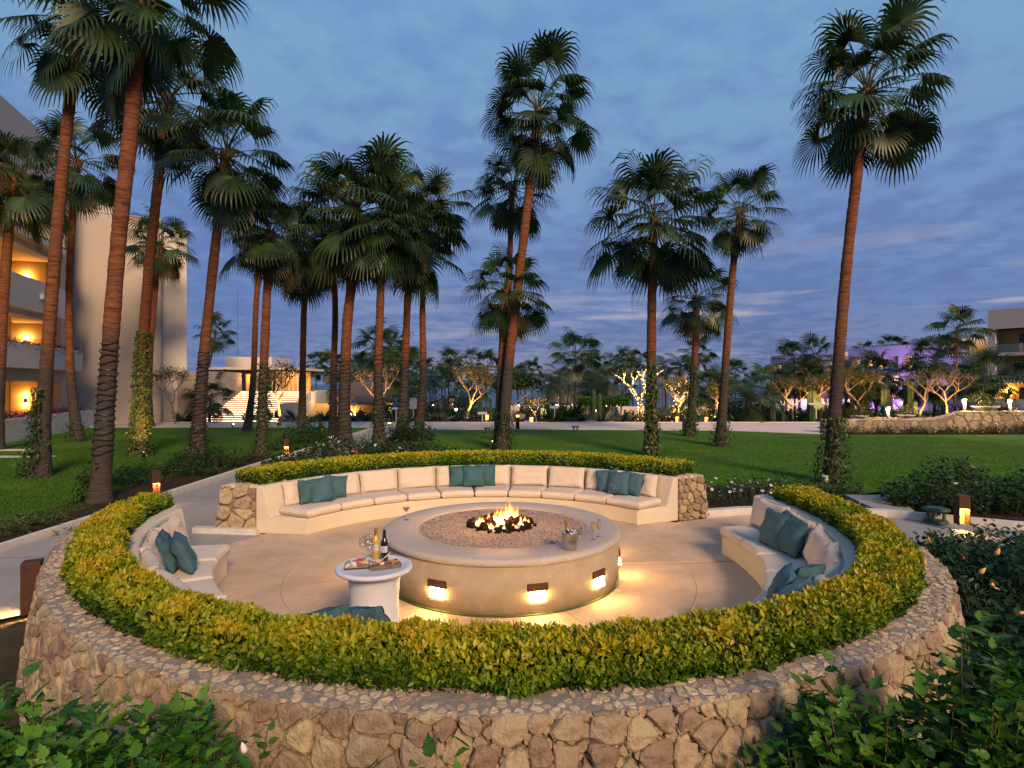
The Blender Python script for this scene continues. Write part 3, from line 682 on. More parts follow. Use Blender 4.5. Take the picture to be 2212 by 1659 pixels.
def cushion_shape(w_, h_, t_, p=6, corner=.0, wr=.004, seed=0, sag=0):
    """upright pillow in the xz plane, thickness along y, base at z=0"""
    n = 16; b = MB(); rg = random.Random(seed); off = Vector((rg.random()*30, rg.random()*30, 0))
    g = [-1+2*i/n for i in range(n+1)]; g = [math.copysign(abs(x)**.75, x) for x in g]
    for side in (1, -1):
        for v in g:
            for u in g:
                k = 1-corner*(1-u*u)*abs(v)**3 ; k2 = 1-corner*(1-v*v)*abs(u)**3
                x = u*w_/2*k2; z = v*h_/2*k
                th = t_/2*((1-abs(u)**p)*(1-abs(v)**p))**.5
                if sag: z -= sag*(1-u*u)*max(0, v); th *= 1+.25*(-v)*.5
                y = side*(-1)*th
                wv = noise.noise(Vector((u*2.2, v*2.2, side))+off)*wr*2+noise.noise(Vector((u*6, v*6, side))+off)*wr
                b.v.append((x+wv*.5, y+wv*(1 if th > 1e-4 else 0), z+h_/2+wv*.4))
    N = n+1
    for t in range(2):
        o0 = t*N*N
        for j in range(n):
            for i in range(n):
                q = (o0+j*N+i, o0+j*N+i+1, o0+(j+1)*N+i+1, o0+(j+1)*N+i); b.f.append(q if t == 0 else q[::-1])
    return b
BACKA = [BL(3.4)-.2]; 
edges = [151.5]+[151.5-11.0*k for k in range(1, 10)]+[41.9]
ordn = ['leftmost', 'second', 'third', 'fourth', 'fifth', 'sixth', 'seventh', 'eighth', 'ninth', 'last']
where_b = ['at the left end of the back bench', 'second from the left on the back bench', 'third from the left on the back bench', 'fourth from the left on the back bench', 'fifth from the left on the back bench, left of the middle', 'sixth from the left on the back bench, right of the middle', 'fourth from the right on the back bench', 'third from the right on the back bench', 'second from the right on the back bench', 'at the right end of the back bench']
for k in range(10):
    a0, a1 = edges[k], edges[k+1]
    if k == 0: a0 += 1.2
    if k == 9: a1 -= 1.6
    s = seat_cushion(a0-.12, a1+.12, 3.33, 3.99, .302, .435, k).build('seat_cushion', M_linenseat, None, True)
    tag(s, 'sand seat cushion '+where_b[k], 'cushion', 'seat cushions on the benches')
    mid = (edges[k]+edges[k+1])/2; p = RP(3.96, mid, .435)
    o = cushion_shape(.735, .42, .17, 8, .03, .010, k).build('back_cushion', M_linen, None, True)
    # face the centre: local +x along the arc
    o.location = p; o.rotation_euler = (R(-13), 0, R(mid-90)); 
    o.location = RP(3.92, mid, .425)
    tag(o, 'plump sand back cushion '+where_b[k], 'cushion', 'back cushions on the benches')
fe = [185.4+11.56*k for k in range(17)]; fe[-1] = 370.6
nw = ['first', 'second', 'third', 'fourth', 'fifth', 'sixth', 'seventh', 'eighth']
def fwhere(k):
    if 4 <= k <= 11: return '%s from the left of those hidden behind the near hedge' % nw[k-4]
    if k < 4: return ['at the far end of the left bench arm', 'second from the far end of the left bench arm', 'third along the left bench arm, by the teal pair', 'fourth from the far end of the left bench arm'][k]
    if k > 11: return ['at the far end of the right bench arm', 'second from the far end of the right bench arm', 'third along the right bench arm, by the teal trio', 'fourth from the far end of the right bench arm'][15-k]
    return 'on the near bench behind the hedge'
for k in range(16):
    a0, a1 = fe[k], fe[k+1]
    s = seat_cushion(a0+.12, a1-.12, 3.33, 3.91, .302, .435, 20+k).build('seat_cushion', M_linenseat, None, True)
    tag(s, 'sand seat cushion '+fwhere(k), 'cushion', 'seat cushions on the benches'); bm_fix(s)
    mid = (a0+a1)/2; o = cushion_shape(.76, .43, .18, 6, .03, .015, 40+k, .03).build('back_cushion', M_linen, None, True)
    o.location = RP(3.86, mid, .425); o.rotation_euler = (R(-16), random.uniform(-.04, .04), R(mid-90))
    tag(o, 'slouched sand back cushion '+fwhere(k), 'cushion', 'back cushions on the benches')
# teal scatter cushions
def pillow(px, r, th, label, tilt=-18, yaw=0, roll=0, z=.432, sz=.45, seed=0, t=.17):
    o = cushion_shape(sz, sz, t, 2.6, .08, .013, 100+seed).build('throw_pillow', M_teal, None, True)
    o.location = RP(r, th, z); o.rotation_euler = (R(tilt), R(roll), R(th-90+yaw)); tag(o, label, 'pillow', 'teal scatter pillows'); return o
def th_at(px, r, back=True):
    best = None
    for i in range(3600 if False else 720):
        t = i/2
        p = RP(r, t)
        if (p.y > CY) != back: continue
        e = abs(p.x/p.y*F+CXP-px)
        if best is None or e < best[0]: best = (e, t)
    return best[1]
pillow(670, 3.76, th_at(669, 3.76), 'teal pillow on the left of the back bench trio by the stone block', -14, 8, 4, seed=1, sz=.42)
pillow(705, 3.66, th_at(702, 3.66), 'teal pillow in front of the trio on the left end of the back bench', -18, -6, -5, seed=2)
pillow(728, 3.78, th_at(724, 3.78), 'teal pillow tucked behind on the right of the back bench left trio', -14, -14, 6, seed=3, sz=.42)
pillow(994, 3.80, th_at(994, 3.80), 'teal pillow on the left of the trio in the middle of the back bench', -12, 6, 0, seed=4, sz=.43)
pillow(1023, 3.70, th_at(1023, 3.70), 'teal pillow in front of the trio in the middle of the back bench', -14, 0, 1, seed=5, sz=.44)
pillow(1048, 3.82, th_at(1048, 3.82), 'darker teal pillow on the right of the middle trio on the back bench', -12, -10, -2, seed=6, sz=.43)
pillow(1314, 3.80, th_at(1312, 3.80), 'teal pillow leaning on the left of the trio at the right of the back bench', -14, 8, -8, seed=7, sz=.44)
pillow(1330, 3.66, th_at(1332, 3.66), 'teal pillow in front of the trio at the right of the back bench', -20, -2, -5, seed=8)
pillow(1362, 3.78, th_at(1361, 3.78), 'teal pillow on the right of the trio at the right of the back bench', -15, -8, 5, seed=9, sz=.44)
pillow(0, 3.72, 201.5, 'fat teal pillow nearer the back cushions on the left bench arm', -20, 2, 0, seed=10)
pillow(0, 3.54, 203, 'fat teal pillow nearer the open floor on the left bench arm', -24, 6, 0, seed=11)
pillow(0, 3.55, 352.5, 'large upright teal pillow in front of the trio on the right bench arm', -18, 14, 0, seed=12, sz=.47)
pillow(0, 3.66, 347.6, 'teal pillow leaning to the right in the trio on the right bench arm', -20, 12, 0, seed=13)
pillow(0, 3.76, 353.4, 'teal pillow peeping out behind the trio on the right bench arm', -14, 4, 6, seed=14, sz=.43)
pillow(0, 3.72, 252.5, 'teal pillow at the left of the group showing over the hedge below the white table', -30, 12, 14, seed=15, sz=.50, z=.50)
pillow(0, 3.66, 256.5, 'teal pillow in the middle of the group showing over the hedge below the white table', -28, -6, 10, seed=16, sz=.50, z=.50)
pillow(0, 3.78, 260.5, 'teal pillow at the right of the group showing over the hedge below the white table', -34, -10, -2, seed=17, sz=.50, z=.47)
pillow(0, 3.62, 311.5, 'teal pillow farther back of the group over the hedge at the right', -22, 20, 0, seed=18, z=.48)
pillow(0, 3.72, 309.0, 'teal pillow nearest the hedge in the group at the right', -30, -5, 8, seed=19, z=.48)
pillow(0, 3.70, 316.5, 'teal pillow on the right of the group over the hedge at the right', -22, -10, -6, seed=20, z=.47)

# ---------------------------------------------------------------- ring wall of fieldstone (near side) and the two end blocks
wall = thing('stone_ring_wall', 'battered fieldstone ring wall around the near side of the seating circle', 'wall', (0, 0, 0))
OT, OB, ITR, ZT = 4.79, 4.93, 4.55, .805
sweep('mortar_core', [(ITR, .0), (ITR, ZT-.03), (OT-.03, ZT-.03), (OT-.012, ZT-.06), (OB-.012, .0)], FL, FR, 120, M_mortar, wall, jit=.01)
SL = R(FR(4.8)-FL(4.8))*4.9
def face_fn(s, v, h):        # s along the arc, v up the batter
    t = v/.80; r = OB+(OT-OB)*t + h
    rr = 4.9; th = FL(4.8) + (FR(4.8)-FL(4.8))*s/SL; p = RP(r, th, v); return (p.x, p.y, v+h*.2)
def cap_fn(s, v, h):
    r = ITR+v; th = FL(4.8)+(FR(4.8)-FL(4.8))*s/SL; p = RP(r, th, ZT-.03+h); return tuple(p)
cells = voronoi(SL, .79, .145, .122, .49, 5)
stonework(wall, cells, face_fn, .009, .034, M_stone, M_stones, 300, 'stone', 2, n=12)
chk = MB(); rgk = random.Random(77)
for poly, ar in voronoi(SL, .79, .062, .046, .48, 41):
    vs, fs = stone_geo(poly, .006, .010, face_fn, rgk, 6); chk.add([Vector(v) for v in vs], fs)
o = chk.build('rubble_chinks', M_stones, wall); o['kind'] = 'stuff'
sweep('cap_bed', [(ITR-.004, ZT-.05), (ITR-.004, ZT-.015), (OT+.004, ZT-.015), (OT+.004, ZT-.05)], FL, FR, 120, M_capmort, wall, jit=.006)
cells = voronoi(SL, OT-ITR+.012, .074, .052, .48, 6)
stonework(wall, cells, cap_fn, .006, .019, M_capst, M_capsts, 300, 'capstone', 3, n=8)
def endblock(fn_r, side, label):
    r0, r1 = (4.22, 4.80); a = BL if side == 'L' else BR; sg = -1 if side == 'L' else 1
    r0 = 4.225
    t = thing('stone_end_block', label, 'wall', tuple(RP(4.5, a(4.5), 0)), group='stone blocks at the ends of the back wall'); tl = t.location.copy()
    f2 = (lambda r: a(r)+sg*9)
    o = sweep('mortar_core', [(r0+.02, .0), (r0+.02, .79), (r1-.02, .79), (r1+.12, .0)], lambda r: a(r)+sg*.25, f2, 6, M_mortar, t)
    for v in o.data.vertices: v.co -= tl
    P0, P1 = RP(r0, a(r0)), RP(r1, a(r1)); dirv = (P1-P0); Wd = dirv.length; dirv.normalize(); nrm = Vector((dirv.y, -dirv.x, 0)); 
    if nrm.y > 0: nrm = -nrm
    def fn(s, v, h):
        q = P0 + dirv*(s*(1+.20*(1-v/.79)*(s/Wd))) + nrm*(h-.012); return (q.x, q.y, .02+v)
    stonework(t, voronoi(Wd, .76, .20 if side == 'L' else .145, .17 if side == 'L' else .135, .36, 11 if side == 'L' else 23), fn, .011, .035, M_stone, M_stones, 60, 'stone', 4, n=12, ploc=tl)
    # top stones and outer battered flank
    def fc(s, v, h):
        p = RP(r0+v, a(r0+v)+sg*math.degrees(s/4.6), .785+h); return tuple(p)
    stonework(t, voronoi(.7, r1-r0, .15, .13, .36, 12), fc, .006, .03, M_capst, M_capsts, 40, 'capstone', 5, n=8, ploc=tl)
    def ff(s, v, h):
        p = RP(r1+.13*(1-v/.79)+h, a(r1)+sg*math.degrees(s/4.8), v); return tuple(p)
    stonework(t, voronoi(.7, .78, .2, .17, .36, 13), ff, .01, .03, M_stone, M_stones, 30, 'stone', 6, n=10, ploc=tl)
    return t
endblock(None, 'L', 'squared tan stone block at the left end of the back bench')
endblock(None, 'R', 'narrower rubble stone block at the right end of the back bench')
# outer wall behind the back hedge
bw = thing('stone_back_wall', 'low stone wall behind the back hedge', 'wall', (0, 0, 0))
sweep('mortar_core', [(4.56, 0), (4.56, .785), (4.78, .785), (4.92, 0)], lambda r: BL(r)-9, lambda r: BR(r)+9, 50, M_mortar, bw)
# planting soil in the troughs
def soil(name, prof, fa, fb, m): return tag(sweep(name, prof, fa, fb, m, M_soil, cap=True), kind='structure')
soil('planter_soil_front', [(4.26, .3), (4.26, .70), (4.54, .70), (4.54, .3)], FL, FR, 90)
soil('planter_soil_back', [(4.225, .3), (4.225, .74), (4.56, .74), (4.56, .3)], lambda r: BL(r)-1, lambda r: BR(r)+1, 60)
# a plain white edge strip stands at the outer end of each bench end in the photograph (bench side wall)

# ---------------------------------------------------------------- clipped golden hedges
def hedge(name, label, a0, a1, rin, rout, z0, ztop, n, size, nobj, seed, bulge=.03):
    t = thing(name, label, 'hedge', tuple(RP((rin+rout)/2, (a0+a1)/2, z0)), group='clipped golden hedges'); tl = t.location.copy()
    inset = .06
    o = sweep('core', [(rin+inset, z0), (rin+inset, ztop-.09), (rout-inset, ztop-.09), (rout-inset, z0)], lambda r: a0+(.8 if a1 > a0 else -.8), lambda r: a1-(.8 if a1 > a0 else -.8), 90, M_core, t, jit=.03)
    for v in o.data.vertices: v.co -= tl
    W_, H_ = rout-rin, ztop-z0; per = 2*H_+W_
    th = a0+(a1-a0)*rng.random(n); q = rng.uniform(0, per, n)
    ends = rng.random(n) < .02; P = np.zeros((n, 3)); N = np.zeros((n, 3)); tint = np.zeros(n)
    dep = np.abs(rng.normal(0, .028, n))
    for i in range(n):
        c = q[i]
        if c < H_: r, z, nr, nz = rout, z0+c, 1, .25
        elif c < H_+W_: r, z, nr, nz = rout-(c-H_), ztop, 0.0, 1
        else: r, z, nr, nz = rin, ztop-(c-H_-W_), -1, .25
        # rounded shoulders
        u = (r-rin)/W_*2-1; k = max(0, abs(u)-.65)/.35; z -= .05*k*k if z > z0+H_*.6 else 0
        if ends[i]:
            th[i] = a0 if rng.random() < .5 else a1; r = rng.uniform(rin, rout); z = rng.uniform(z0, ztop); nr = 0
        a = math.radians(th[i]); nb = noise.noise(Vector((r*math.cos(a)*3.2, r*math.sin(a)*3.2, z*4+seed)))*bulge + noise.noise(Vector((r*math.cos(a)*9, r*math.sin(a)*9, z*9+seed)))*bulge*.8
        k = nb-dep[i]; r += nr*k; z += nz*k if nz == 1 else 0
        p = RP(r, th[i], z); P[i] = p
        N[i] = (nr*math.cos(a), nr*math.sin(a), nz)
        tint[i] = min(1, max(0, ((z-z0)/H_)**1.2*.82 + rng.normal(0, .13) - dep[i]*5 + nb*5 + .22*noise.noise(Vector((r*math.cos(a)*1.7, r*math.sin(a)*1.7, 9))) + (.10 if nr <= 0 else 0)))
    keep = np.array([noise.noise(Vector((p[0]*5, p[1]*5, p[2]*7+3))) for p in P]); keep = (keep > -.22) | (rng.random(n) < .45)
    P, N, tint = P[keep], N[keep], tint[keep]; n = len(P)
    N = unit(N); Dv = unit(N*rng.uniform(.2, 1.0, (n, 1)) + rng.normal(0, .75, (n, 3)) + np.array([0, 0, .3]))
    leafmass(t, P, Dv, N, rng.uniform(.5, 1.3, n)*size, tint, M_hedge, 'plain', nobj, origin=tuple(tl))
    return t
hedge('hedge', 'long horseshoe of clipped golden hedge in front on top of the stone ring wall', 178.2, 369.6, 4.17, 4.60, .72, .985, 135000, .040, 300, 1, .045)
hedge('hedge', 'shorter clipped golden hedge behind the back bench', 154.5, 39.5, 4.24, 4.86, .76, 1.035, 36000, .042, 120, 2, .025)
# stray shoots standing above the clipped line

# ---------------------------------------------------------------- fan palms
def frond_fan(elev, seed, matl=None, nl=26):
    rg = random.Random(seed); V = []; Fc = []; T = []
    e = R(elev); L = rg.uniform(1.05, 1.25); pts = []; p = Vector((0, 0, 0)); ang = e; m = 6
    for i in range(m+1):
        pts.append(p.copy()); p = p + Vector((math.cos(ang), 0, math.sin(ang)))*L/m; ang -= R(5.5 if elev < 60 else 2.5)*(1 if ang > -1.3 else 0)
    d = (pts[-1]-pts[-2]).normalized(); side = Vector((0, 1, 0)); up = d.cross(side)*-1
    if up.z < 0 and elev > -60: up = -up
    # petiole as a 3-sided taper
    for i, q in enumerate(pts):
        r = .022*(1-.55*i/m)
        for k in range(3):
            a = 2*math.pi*k/3; V.append(tuple(q+side*math.cos(a)*r*1.4+Vector((0, 0, 1))*math.sin(a)*r)); T.append(.95)
    for i in range(m):
        for k in range(3): a = i*3+k; b_ = i*3+(k+1) % 3; Fc.append((a, b_, b_+3, a+3))
    hub = pts[-1]; Rb = 1.0
    roll = rg.uniform(-.35, .35)
    side2 = side*math.cos(roll)+up*math.sin(roll); up2 = up*math.cos(roll)-side*math.sin(roll)
    span = R(128)
    for j in range(nl):
        ph = -span + 2*span*j/(nl-1)+rg.uniform(-.02, .02); gk = rg.uniform(.7, 1.5); dph = 2*span/(nl-1)
        ln = .92*(.72+.30*math.cos(ph*.62))*rg.uniform(.93, 1.05); ss = [0, .25, .52, .74, .9, 1.0]
        di = d*math.cos(ph)+side2*math.sin(ph); pos = hub.copy(); cur = di.copy(); prev = 0; base = len(V); tint = rg.uniform(.1, .8)
        for s in ss:
            step = (s-prev)*ln; prev = s
            g = (.25 if s <= .52 else (3.0*gk if s < .8 else 7.0*gk))*(1-.35*abs(cur.z))
            cur = (cur+Vector((0, 0, -1))*g*step*1.15+up2*(.10*step if s < .5 else 0)).normalized(); pos = pos+cur*step
            wv = {0: .012, .25: math.tan(dph/2)*.25*ln*1.05, .52: math.tan(dph/2)*.40*ln, .74: .016, .9: .009, 1.0: .002}[s]
            wd = up2.cross(cur); 
            if wd.length < .05: wd = side2.copy()
            wd.normalize(); fold = up2*(.018 if s in (.25, .52) else .006)
            V.append(tuple(pos+wd*wv)); V.append(tuple(pos-wd*wv+fold)); T += [tint, tint*.6]
        for i in range(len(ss)-1): a = base+2*i; Fc.append((a, a+1, a+3, a+2))
    return np_mesh('frond', V, Fc, matl or M_frond, 'mesh', False, T)
def frond_feather(elev, seed):
    rg = random.Random(seed); V = []; Fc = []; T = []; e = R(elev); L = 2.0; m = 12; p = Vector((0, 0, 0)); ang = e; pts = []
    for i in range(m+1):
        pts.append(p.copy()); p = p+Vector((math.cos(ang), 0, math.sin(ang)))*L/m; ang -= R(7.5)*(1 if ang > -1.4 else .2)
    for i, q in enumerate(pts):
        r = .02*(1-.8*i/m)
        for k in range(3): a = 2*math.pi*k/3; V.append((q.x, q.y+math.cos(a)*r, q.z+math.sin(a)*r)); T.append(.9)
    for i in range(m):
        for k in range(3): a = i*3+k; b_ = i*3+(k+1) % 3; Fc.append((a, b_, b_+3, a+3))
    for i in range(2, m*2+1):
        t = i/(m*2); f = t*m; k = min(m-1, int(f)); q = pts[k].lerp(pts[k+1], f-k); d = (pts[k+1]-pts[k]).normalized()
        ln = .62*math.sin(math.pi*min(1, t*.85+.12))+.05
        for s in (-1, 1):
            di = (Vector((0, s, 0))*.9+d*.55+Vector((0, 0, -.15))).normalized(); a = q; b1 = q+di*ln*.5; cur = (di+Vector((0, 0, -.55))).normalized(); c = b1+cur*ln*.5
            base = len(V); w = d*.022; V += [tuple(a-w), tuple(a+w), tuple(b1-w), tuple(b1+w), tuple(c), tuple(c+w*.1)]; T += [rg.uniform(.1, .8)]*6
            Fc += [(base, base+1, base+3, base+2), (base+2, base+3, base+5, base+4)]
    return np_mesh('frond', V, Fc, M_feather, 'mesh', False, T)
ELV = [80, 62, 46, 30, 14, -4, -22, -42, -62]
FAN = {e: [frond_fan(e, i*10+e) for i in range(3)] for e in ELV}
FANLOW = {e: frond_fan(e, 77+e, None, 19) for e in ELV}
FANY = frond_fan(70, 5, M_frondy); FAND = [frond_fan(-62, 9, M_dry), frond_fan(-50, 19, M_dry)]
FEA = {e: frond_feather(e, e) for e in (75, 55, 35, 15, -5, -25)}

def palm_path(pts, d):        # image points -> trunk path at distance d
    P = [D(x, y, d) for x, y in pts]
    out = []
    n = 40
    # Catmull-Rom
    Q = [P[0]*2-P[1]]+P+[P[-1]*2-P[-2]]
    for i in range(1, len(Q)-2):
        for k in range(10):
            t = k/10; a, b, c, e = Q[i-1], Q[i], Q[i+1], Q[i+2]
            out.append(.5*((2*b)+(c-a)*t+(2*a-5*b+4*c-e)*t*t+(3*b-a-3*c+e)*t**3))
    out.append(P[-1]); return out
def trunk_mesh(path, r0, r1, o, ringstep=.09, n=12, flare=1.35):
    # resample
    L = [0]
    for a, b in zip(path, path[1:]): L.append(L[-1]+(b-a).length)
    rg_ = random.Random(int(o.x*100)); m = max(12, int(L[-1]/ringstep)); b_ = MB(); pts = []; rad = []
    for i in range(m+1):
        s = L[-1]*i/m; k = 0
        while k < len(L)-2 and L[k+1] < s: k += 1
        t = (s-L[k])/max(1e-6, L[k+1]-L[k]); p = path[k].lerp(path[k+1], t); f = i/m
        r = r1*1.12+(r1-r1*1.12)*f+max(0, r0-r1*1.12)*math.exp(-s/1.6); r *= 1+(flare-1)*math.exp(-s/.4)
        r *= 1+rg_.uniform(-.045, .045)+.07*noise.noise(Vector((s*1.5, r0*50, o.x)))
        pts.append(p-o); rad.append(r)
    b_.tube(pts, rad, n); return b_
def trad(s, r0, r1): return (r1*1.12+max(0, r0-r1*1.12)*math.exp(-s/1.6))*(1+.35*math.exp(-s/.4))
def palm(label, base, tops, crown, rad, d=None, nf=32, wpx=None, rz=0, group='tall fan palms on the lawns', wires=None, young=1, seed=0, low=False, name='fan_palm', droop=1.0, feather=False, wbase=None, zg=0.0):
    rg = random.Random(seed+hash(base) % 1000 if False else seed)
    if d is None: d = (CH-zg)*F/(base[1]-HZ)
    o = G(base[0], base[1], zg) if d is None else D(base[0], base[1], d)
    t = thing(name, label, 'palm tree', tuple(o), group=group)
    path = palm_path([base]+tops+[crown], d); w_ = (wpx or 20)/F*d/2*.95
    wb = (wbase/F*d/2) if wbase else w_*1.15
    if feather or low: wb = w_*1.1
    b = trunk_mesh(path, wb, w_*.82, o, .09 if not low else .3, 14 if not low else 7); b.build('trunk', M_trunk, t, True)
    C_ = path[-1]-o; Rw = rad/F*d; sc = Rw/1.75
    nf = int(nf*1.12) if not low else nf
    # old leaf bases
    if not low:
        q = MB(); 
        for i in range(26):
            a = i*2.4; h = -rg.uniform(.05, .75); r = w_*.85
            p0 = C_+Vector((math.cos(a)*r*.7, math.sin(a)*r*.7, h)); p1 = p0+Vector((math.cos(a)*.13, math.sin(a)*.13, .16))
            q.tube([p0, p1], [.035, .02], 4)
        q.build('leaf_bases', M_petiole, t)
    for i in range(nf):
        f = (i+.5)/nf; el = 80-(146*droop)*f**1.0+rg.uniform(-7, 7); az = i*2.39996+rg.uniform(-.2, .2)+seed; az = (az+math.pi) % (2*math.pi)-math.pi
        if feather:
            e = min(FEA, key=lambda x: abs(x-(75-105*f))); me = FEA[e]
        else:
            e = min(ELV, key=lambda x: abs(x-el)); me = FANLOW[e] if low else FAN[e][i % 3]
        nmr = 'frond'; s = sc*rg.uniform(.78, 1.14)*(1.0 if f < .75 else .92)
        if not feather and not low and i < young: me = FANY
        if not feather and not low and i >= nf-(2+seed % 3) and seed % 3 != 1 and seed != 2: me = FAND[i % 2]
        inst(nmr, me, t, C_+Vector((0, 0, rg.uniform(-.12, .05)*sc-.25*f*sc)), (rg.uniform(-.38, .38), rg.uniform(-.1, .1), az), s)
    if not feather and not low and seed % 2 == 0:     # unopened spear leaf
        MB().tube([C_, C_+Vector((.05, .02, 1.35*sc))], [.025, .004], 5).build('spear_leaf', M_frondy, t)
    if wires:
        z0, z1, turns = wires; q = []; L = 0
        N = turns*16
        for k in range(N+1):
            z = z0+(z1-z0)*k/N; z += .03*math.sin(k*.9)
            # path at height z
            j = 0
            while j < len(path)-2 and path[j+1].z < z: j += 1
            tt = (z-path[j].z)/max(1e-5, path[j+1].z-path[j].z); p = path[j].lerp(path[j+1], min(1, max(0, tt)))
            r = trad(z, wb, w_*.82)+.016; a = 2*math.pi*k/16
            q.append(p+Vector((math.cos(a)*r, math.sin(a)*r, 0))-o)
        MB().tube(q, .011, 4).build('light_cord', M_black, t)
    t['path'] = [c for p in path for c in p] if False else 0
    del t['path']
    return t, path, wb
P_ = {}
def pr(k, *a, **kw): P_[k] = palm(*a, seed=k, **kw)
pr(1, 'tall leaning palm crossing the balconies, ivy round its foot, at far left', (86, 1033), [(98, 830), (118, 560), (142, 300)], (172, 30), 175, wpx=27, wbase=40, nf=32)
pr(2, 'thickest palm, wound with dark light cord, rising out of the top at left', (215, 1088), [(232, 830), (256, 520), (280, 300), (300, 90)], (312, -30), 205, wpx=36, wbase=42, nf=34, wires=(.95, 3.35, 18))
pr(3, 'slim curved palm in front of the pale gable wall at left', (168, 955), [(152, 800), (150, 620), (158, 440)], (166, 345), 105, wpx=17, wbase=24, nf=30)
pr(4, 'palm whose lower trunk is sheathed in lit golden ivy', (303, 987), [(307, 800), (320, 600), (343, 380)], (364, 205), 135, wpx=24, wbase=28, nf=34)
pr(5, 'short-crowned palm standing against the white gable corner', (320, 925), [(322, 800), (334, 640)], (345, 525), 78, wpx=15, wbase=22, nf=30)
pr(6, 'palm cut by the left edge of the picture, lit by the balconies', (-8, 975), [(4, 720), (14, 560)], (30, 385), 118, wpx=22, wbase=26, nf=32)
pr(7, 'palm with a corded trunk and wide crown between the gable and the lit stairs', (424, 1000), [(438, 800), (462, 560), (478, 430)], (490, 325), 148, wpx=24, wbase=34, nf=38, wires=(.6, 3.5, 24))
pr(8, 'slender palm with a lit foot on the lawn edge before the stairs', (534, 932), [(547, 820), (553, 660), (560, 560)], (545, 478), 78, wpx=14, wbase=18, nf=28)
pr(9, 'straight ivy-footed palm right of the lit stairs', (564, 986), [(569, 820), (576, 650)], (583, 500), 110, wpx=21, wbase=26, nf=34, wires=(.9, 3.2, 14))
pr(10, 'straight palm left of the pair with corded trunks, behind the shrubs', (652, 938), [(654, 800), (657, 660)], (665, 545), 100, wpx=15, wbase=20, nf=30)
pr(11, 'thin palm just left of the thick corded trunk in the middle cluster', (719, 952), [(721, 800), (724, 660)], (716, 500), 118, wpx=15, wbase=20, nf=30, wires=(.5, 3.3, 16))
pr(12, 'thick corded palm with the biggest crown in the middle cluster', (745, 968), [(744, 860), (750, 700), (762, 590)], (768, 455), 150, wpx=25, wbase=32, nf=42, wires=(.3, 3.4, 20))
pr(13, 'palm with ivy foot standing in the green shrubs of the middle cluster', (819, 972), [(817, 800), (822, 640)], (826, 470), 125, wpx=20, wbase=27, nf=36, wires=(.6, 3.6, 18))
pr(14, 'palm with a smooth pale foot and corded trunk on the right of the middle cluster', (868, 950), [(873, 830), (880, 660)], (888, 520), 115, wpx=18, wbase=30, nf=34, wires=(1.2, 3.9, 16))
pr(15, 'palm with a swept foot at the right end of the middle cluster', (903, 946), [(914, 820), (913, 650)], (922, 455), 100, wpx=16, wbase=26, nf=34, wires=(.6, 3.6, 16))
pr(16, 'tallest central palm leaning right over the fire pit', (1086, 975), [(1098, 800), (1122, 590), (1145, 400)], (1163, 235), 132, wpx=24, wbase=30, nf=38)
pr(17, 'middle-height palm behind the leaning central palm', (1092, 958), [(1095, 800), (1100, 600)], (1107, 400), 102, wpx=15, wbase=22, nf=32)
pr(18, 'lowest crowned palm of the central three', (1078, 972), [(1080, 860), (1086, 740)], (1092, 625), 102, wpx=20, wbase=26, nf=30)
pr(19, 'stout palm with the broad round crown right of centre', (1407, 985), [(1407, 830), (1408, 660), (1411, 550)], (1413, 470), 156, wpx=23, wbase=33, nf=40)
pr(20, 'small ivy-clad palm beyond the broad crowned palm', (1490, 944), [(1498, 820), (1503, 730)], (1505, 640), 86, wpx=17, wbase=22, nf=28)
pr(21, 'slim palm with a smooth pale grey foot on the right lawn', (1556, 966), [(1565, 820), (1578, 640), (1588, 540)], (1600, 455), 98, wpx=18, wbase=25, nf=30)
pr(22, 'tall lone palm with a windblown crown at the right, ivy round its foot', (1795, 1045), [(1806, 850), (1828, 580), (1852, 370)], (1873, 190), 165, wpx=26, wbase=36, nf=40)

# ---------------------------------------------------------------- ivy on trunk feet
def ivy(k, z0, z1, n, label, thick=.05, size=.085, cover=1.0, tintlo=.3, arc=None):
    t_, path, wb = P_[k]; base = path[0]; t = thing('climbing_ivy', label, 'ivy', (base.x, base.y, 0), group='ivy on the palm trunks')
    P = np.zeros((n, 3)); N = np.zeros((n, 3))
    for i in range(n):
        z = z0+(z1-z0)*rng.random()**1.25; j = 0
        while j < len(path)-2 and path[j+1].z < z: j += 1
        tt = (z-path[j].z)/max(1e-5, path[j+1].z-path[j].z); p = path[j].lerp(path[j+1], min(1, max(0, tt)))
        a = rng.uniform(*(arc or (0, 2*math.pi))); nn = noise.noise(Vector((math.cos(a)*2, math.sin(a)*2, z*2.5+k)))
        if nn < -cover*.35 and rng.random() < .8: a += 1.2
        r = trad(z, wb, wb*.66)+abs(rng.normal(0, thick))*(1.4-z/z1)+.02+max(0, nn)*.06
        P[i] = (p.x+math.cos(a)*r, p.y+math.sin(a)*r, z); N[i] = (math.cos(a), math.sin(a), .2)
    leafmass(t, P, unit(N*.3+np.array([0, 0, -.8])+rng.normal(0, .4, (n, 3))), N, rng.uniform(.7, 1.3, n)*size, np.clip(rng.normal(tintlo, .2, n), 0, 1), M_vine, 'plain', origin=(base.x, base.y, 0))
ivy(1, 0, 2.4, 900, 'dark ivy climbing the foot of the leaning far-left palm', .08, arc=(2.2, 5.2))
ivy(2, 0, .9, 220, 'few dark ivy leaves at the foot of the thickest corded palm', .1, arc=(2.4, 4.0))
ivy(3, 0, .9, 300, 'bushy ivy at the foot of the slim curved palm', .16)
ivy(4, 0, 4.3, 2600, 'golden lit ivy sheathing the lower trunk', .06, .10, 1, .75)
ivy(7, 0, 1.2, 420, 'dark ivy at the foot of the corded palm by the lit stairs', .10)
ivy(9, 0, 3.2, 800, 'dark ivy climbing the straight palm right of the lit stairs', .05)
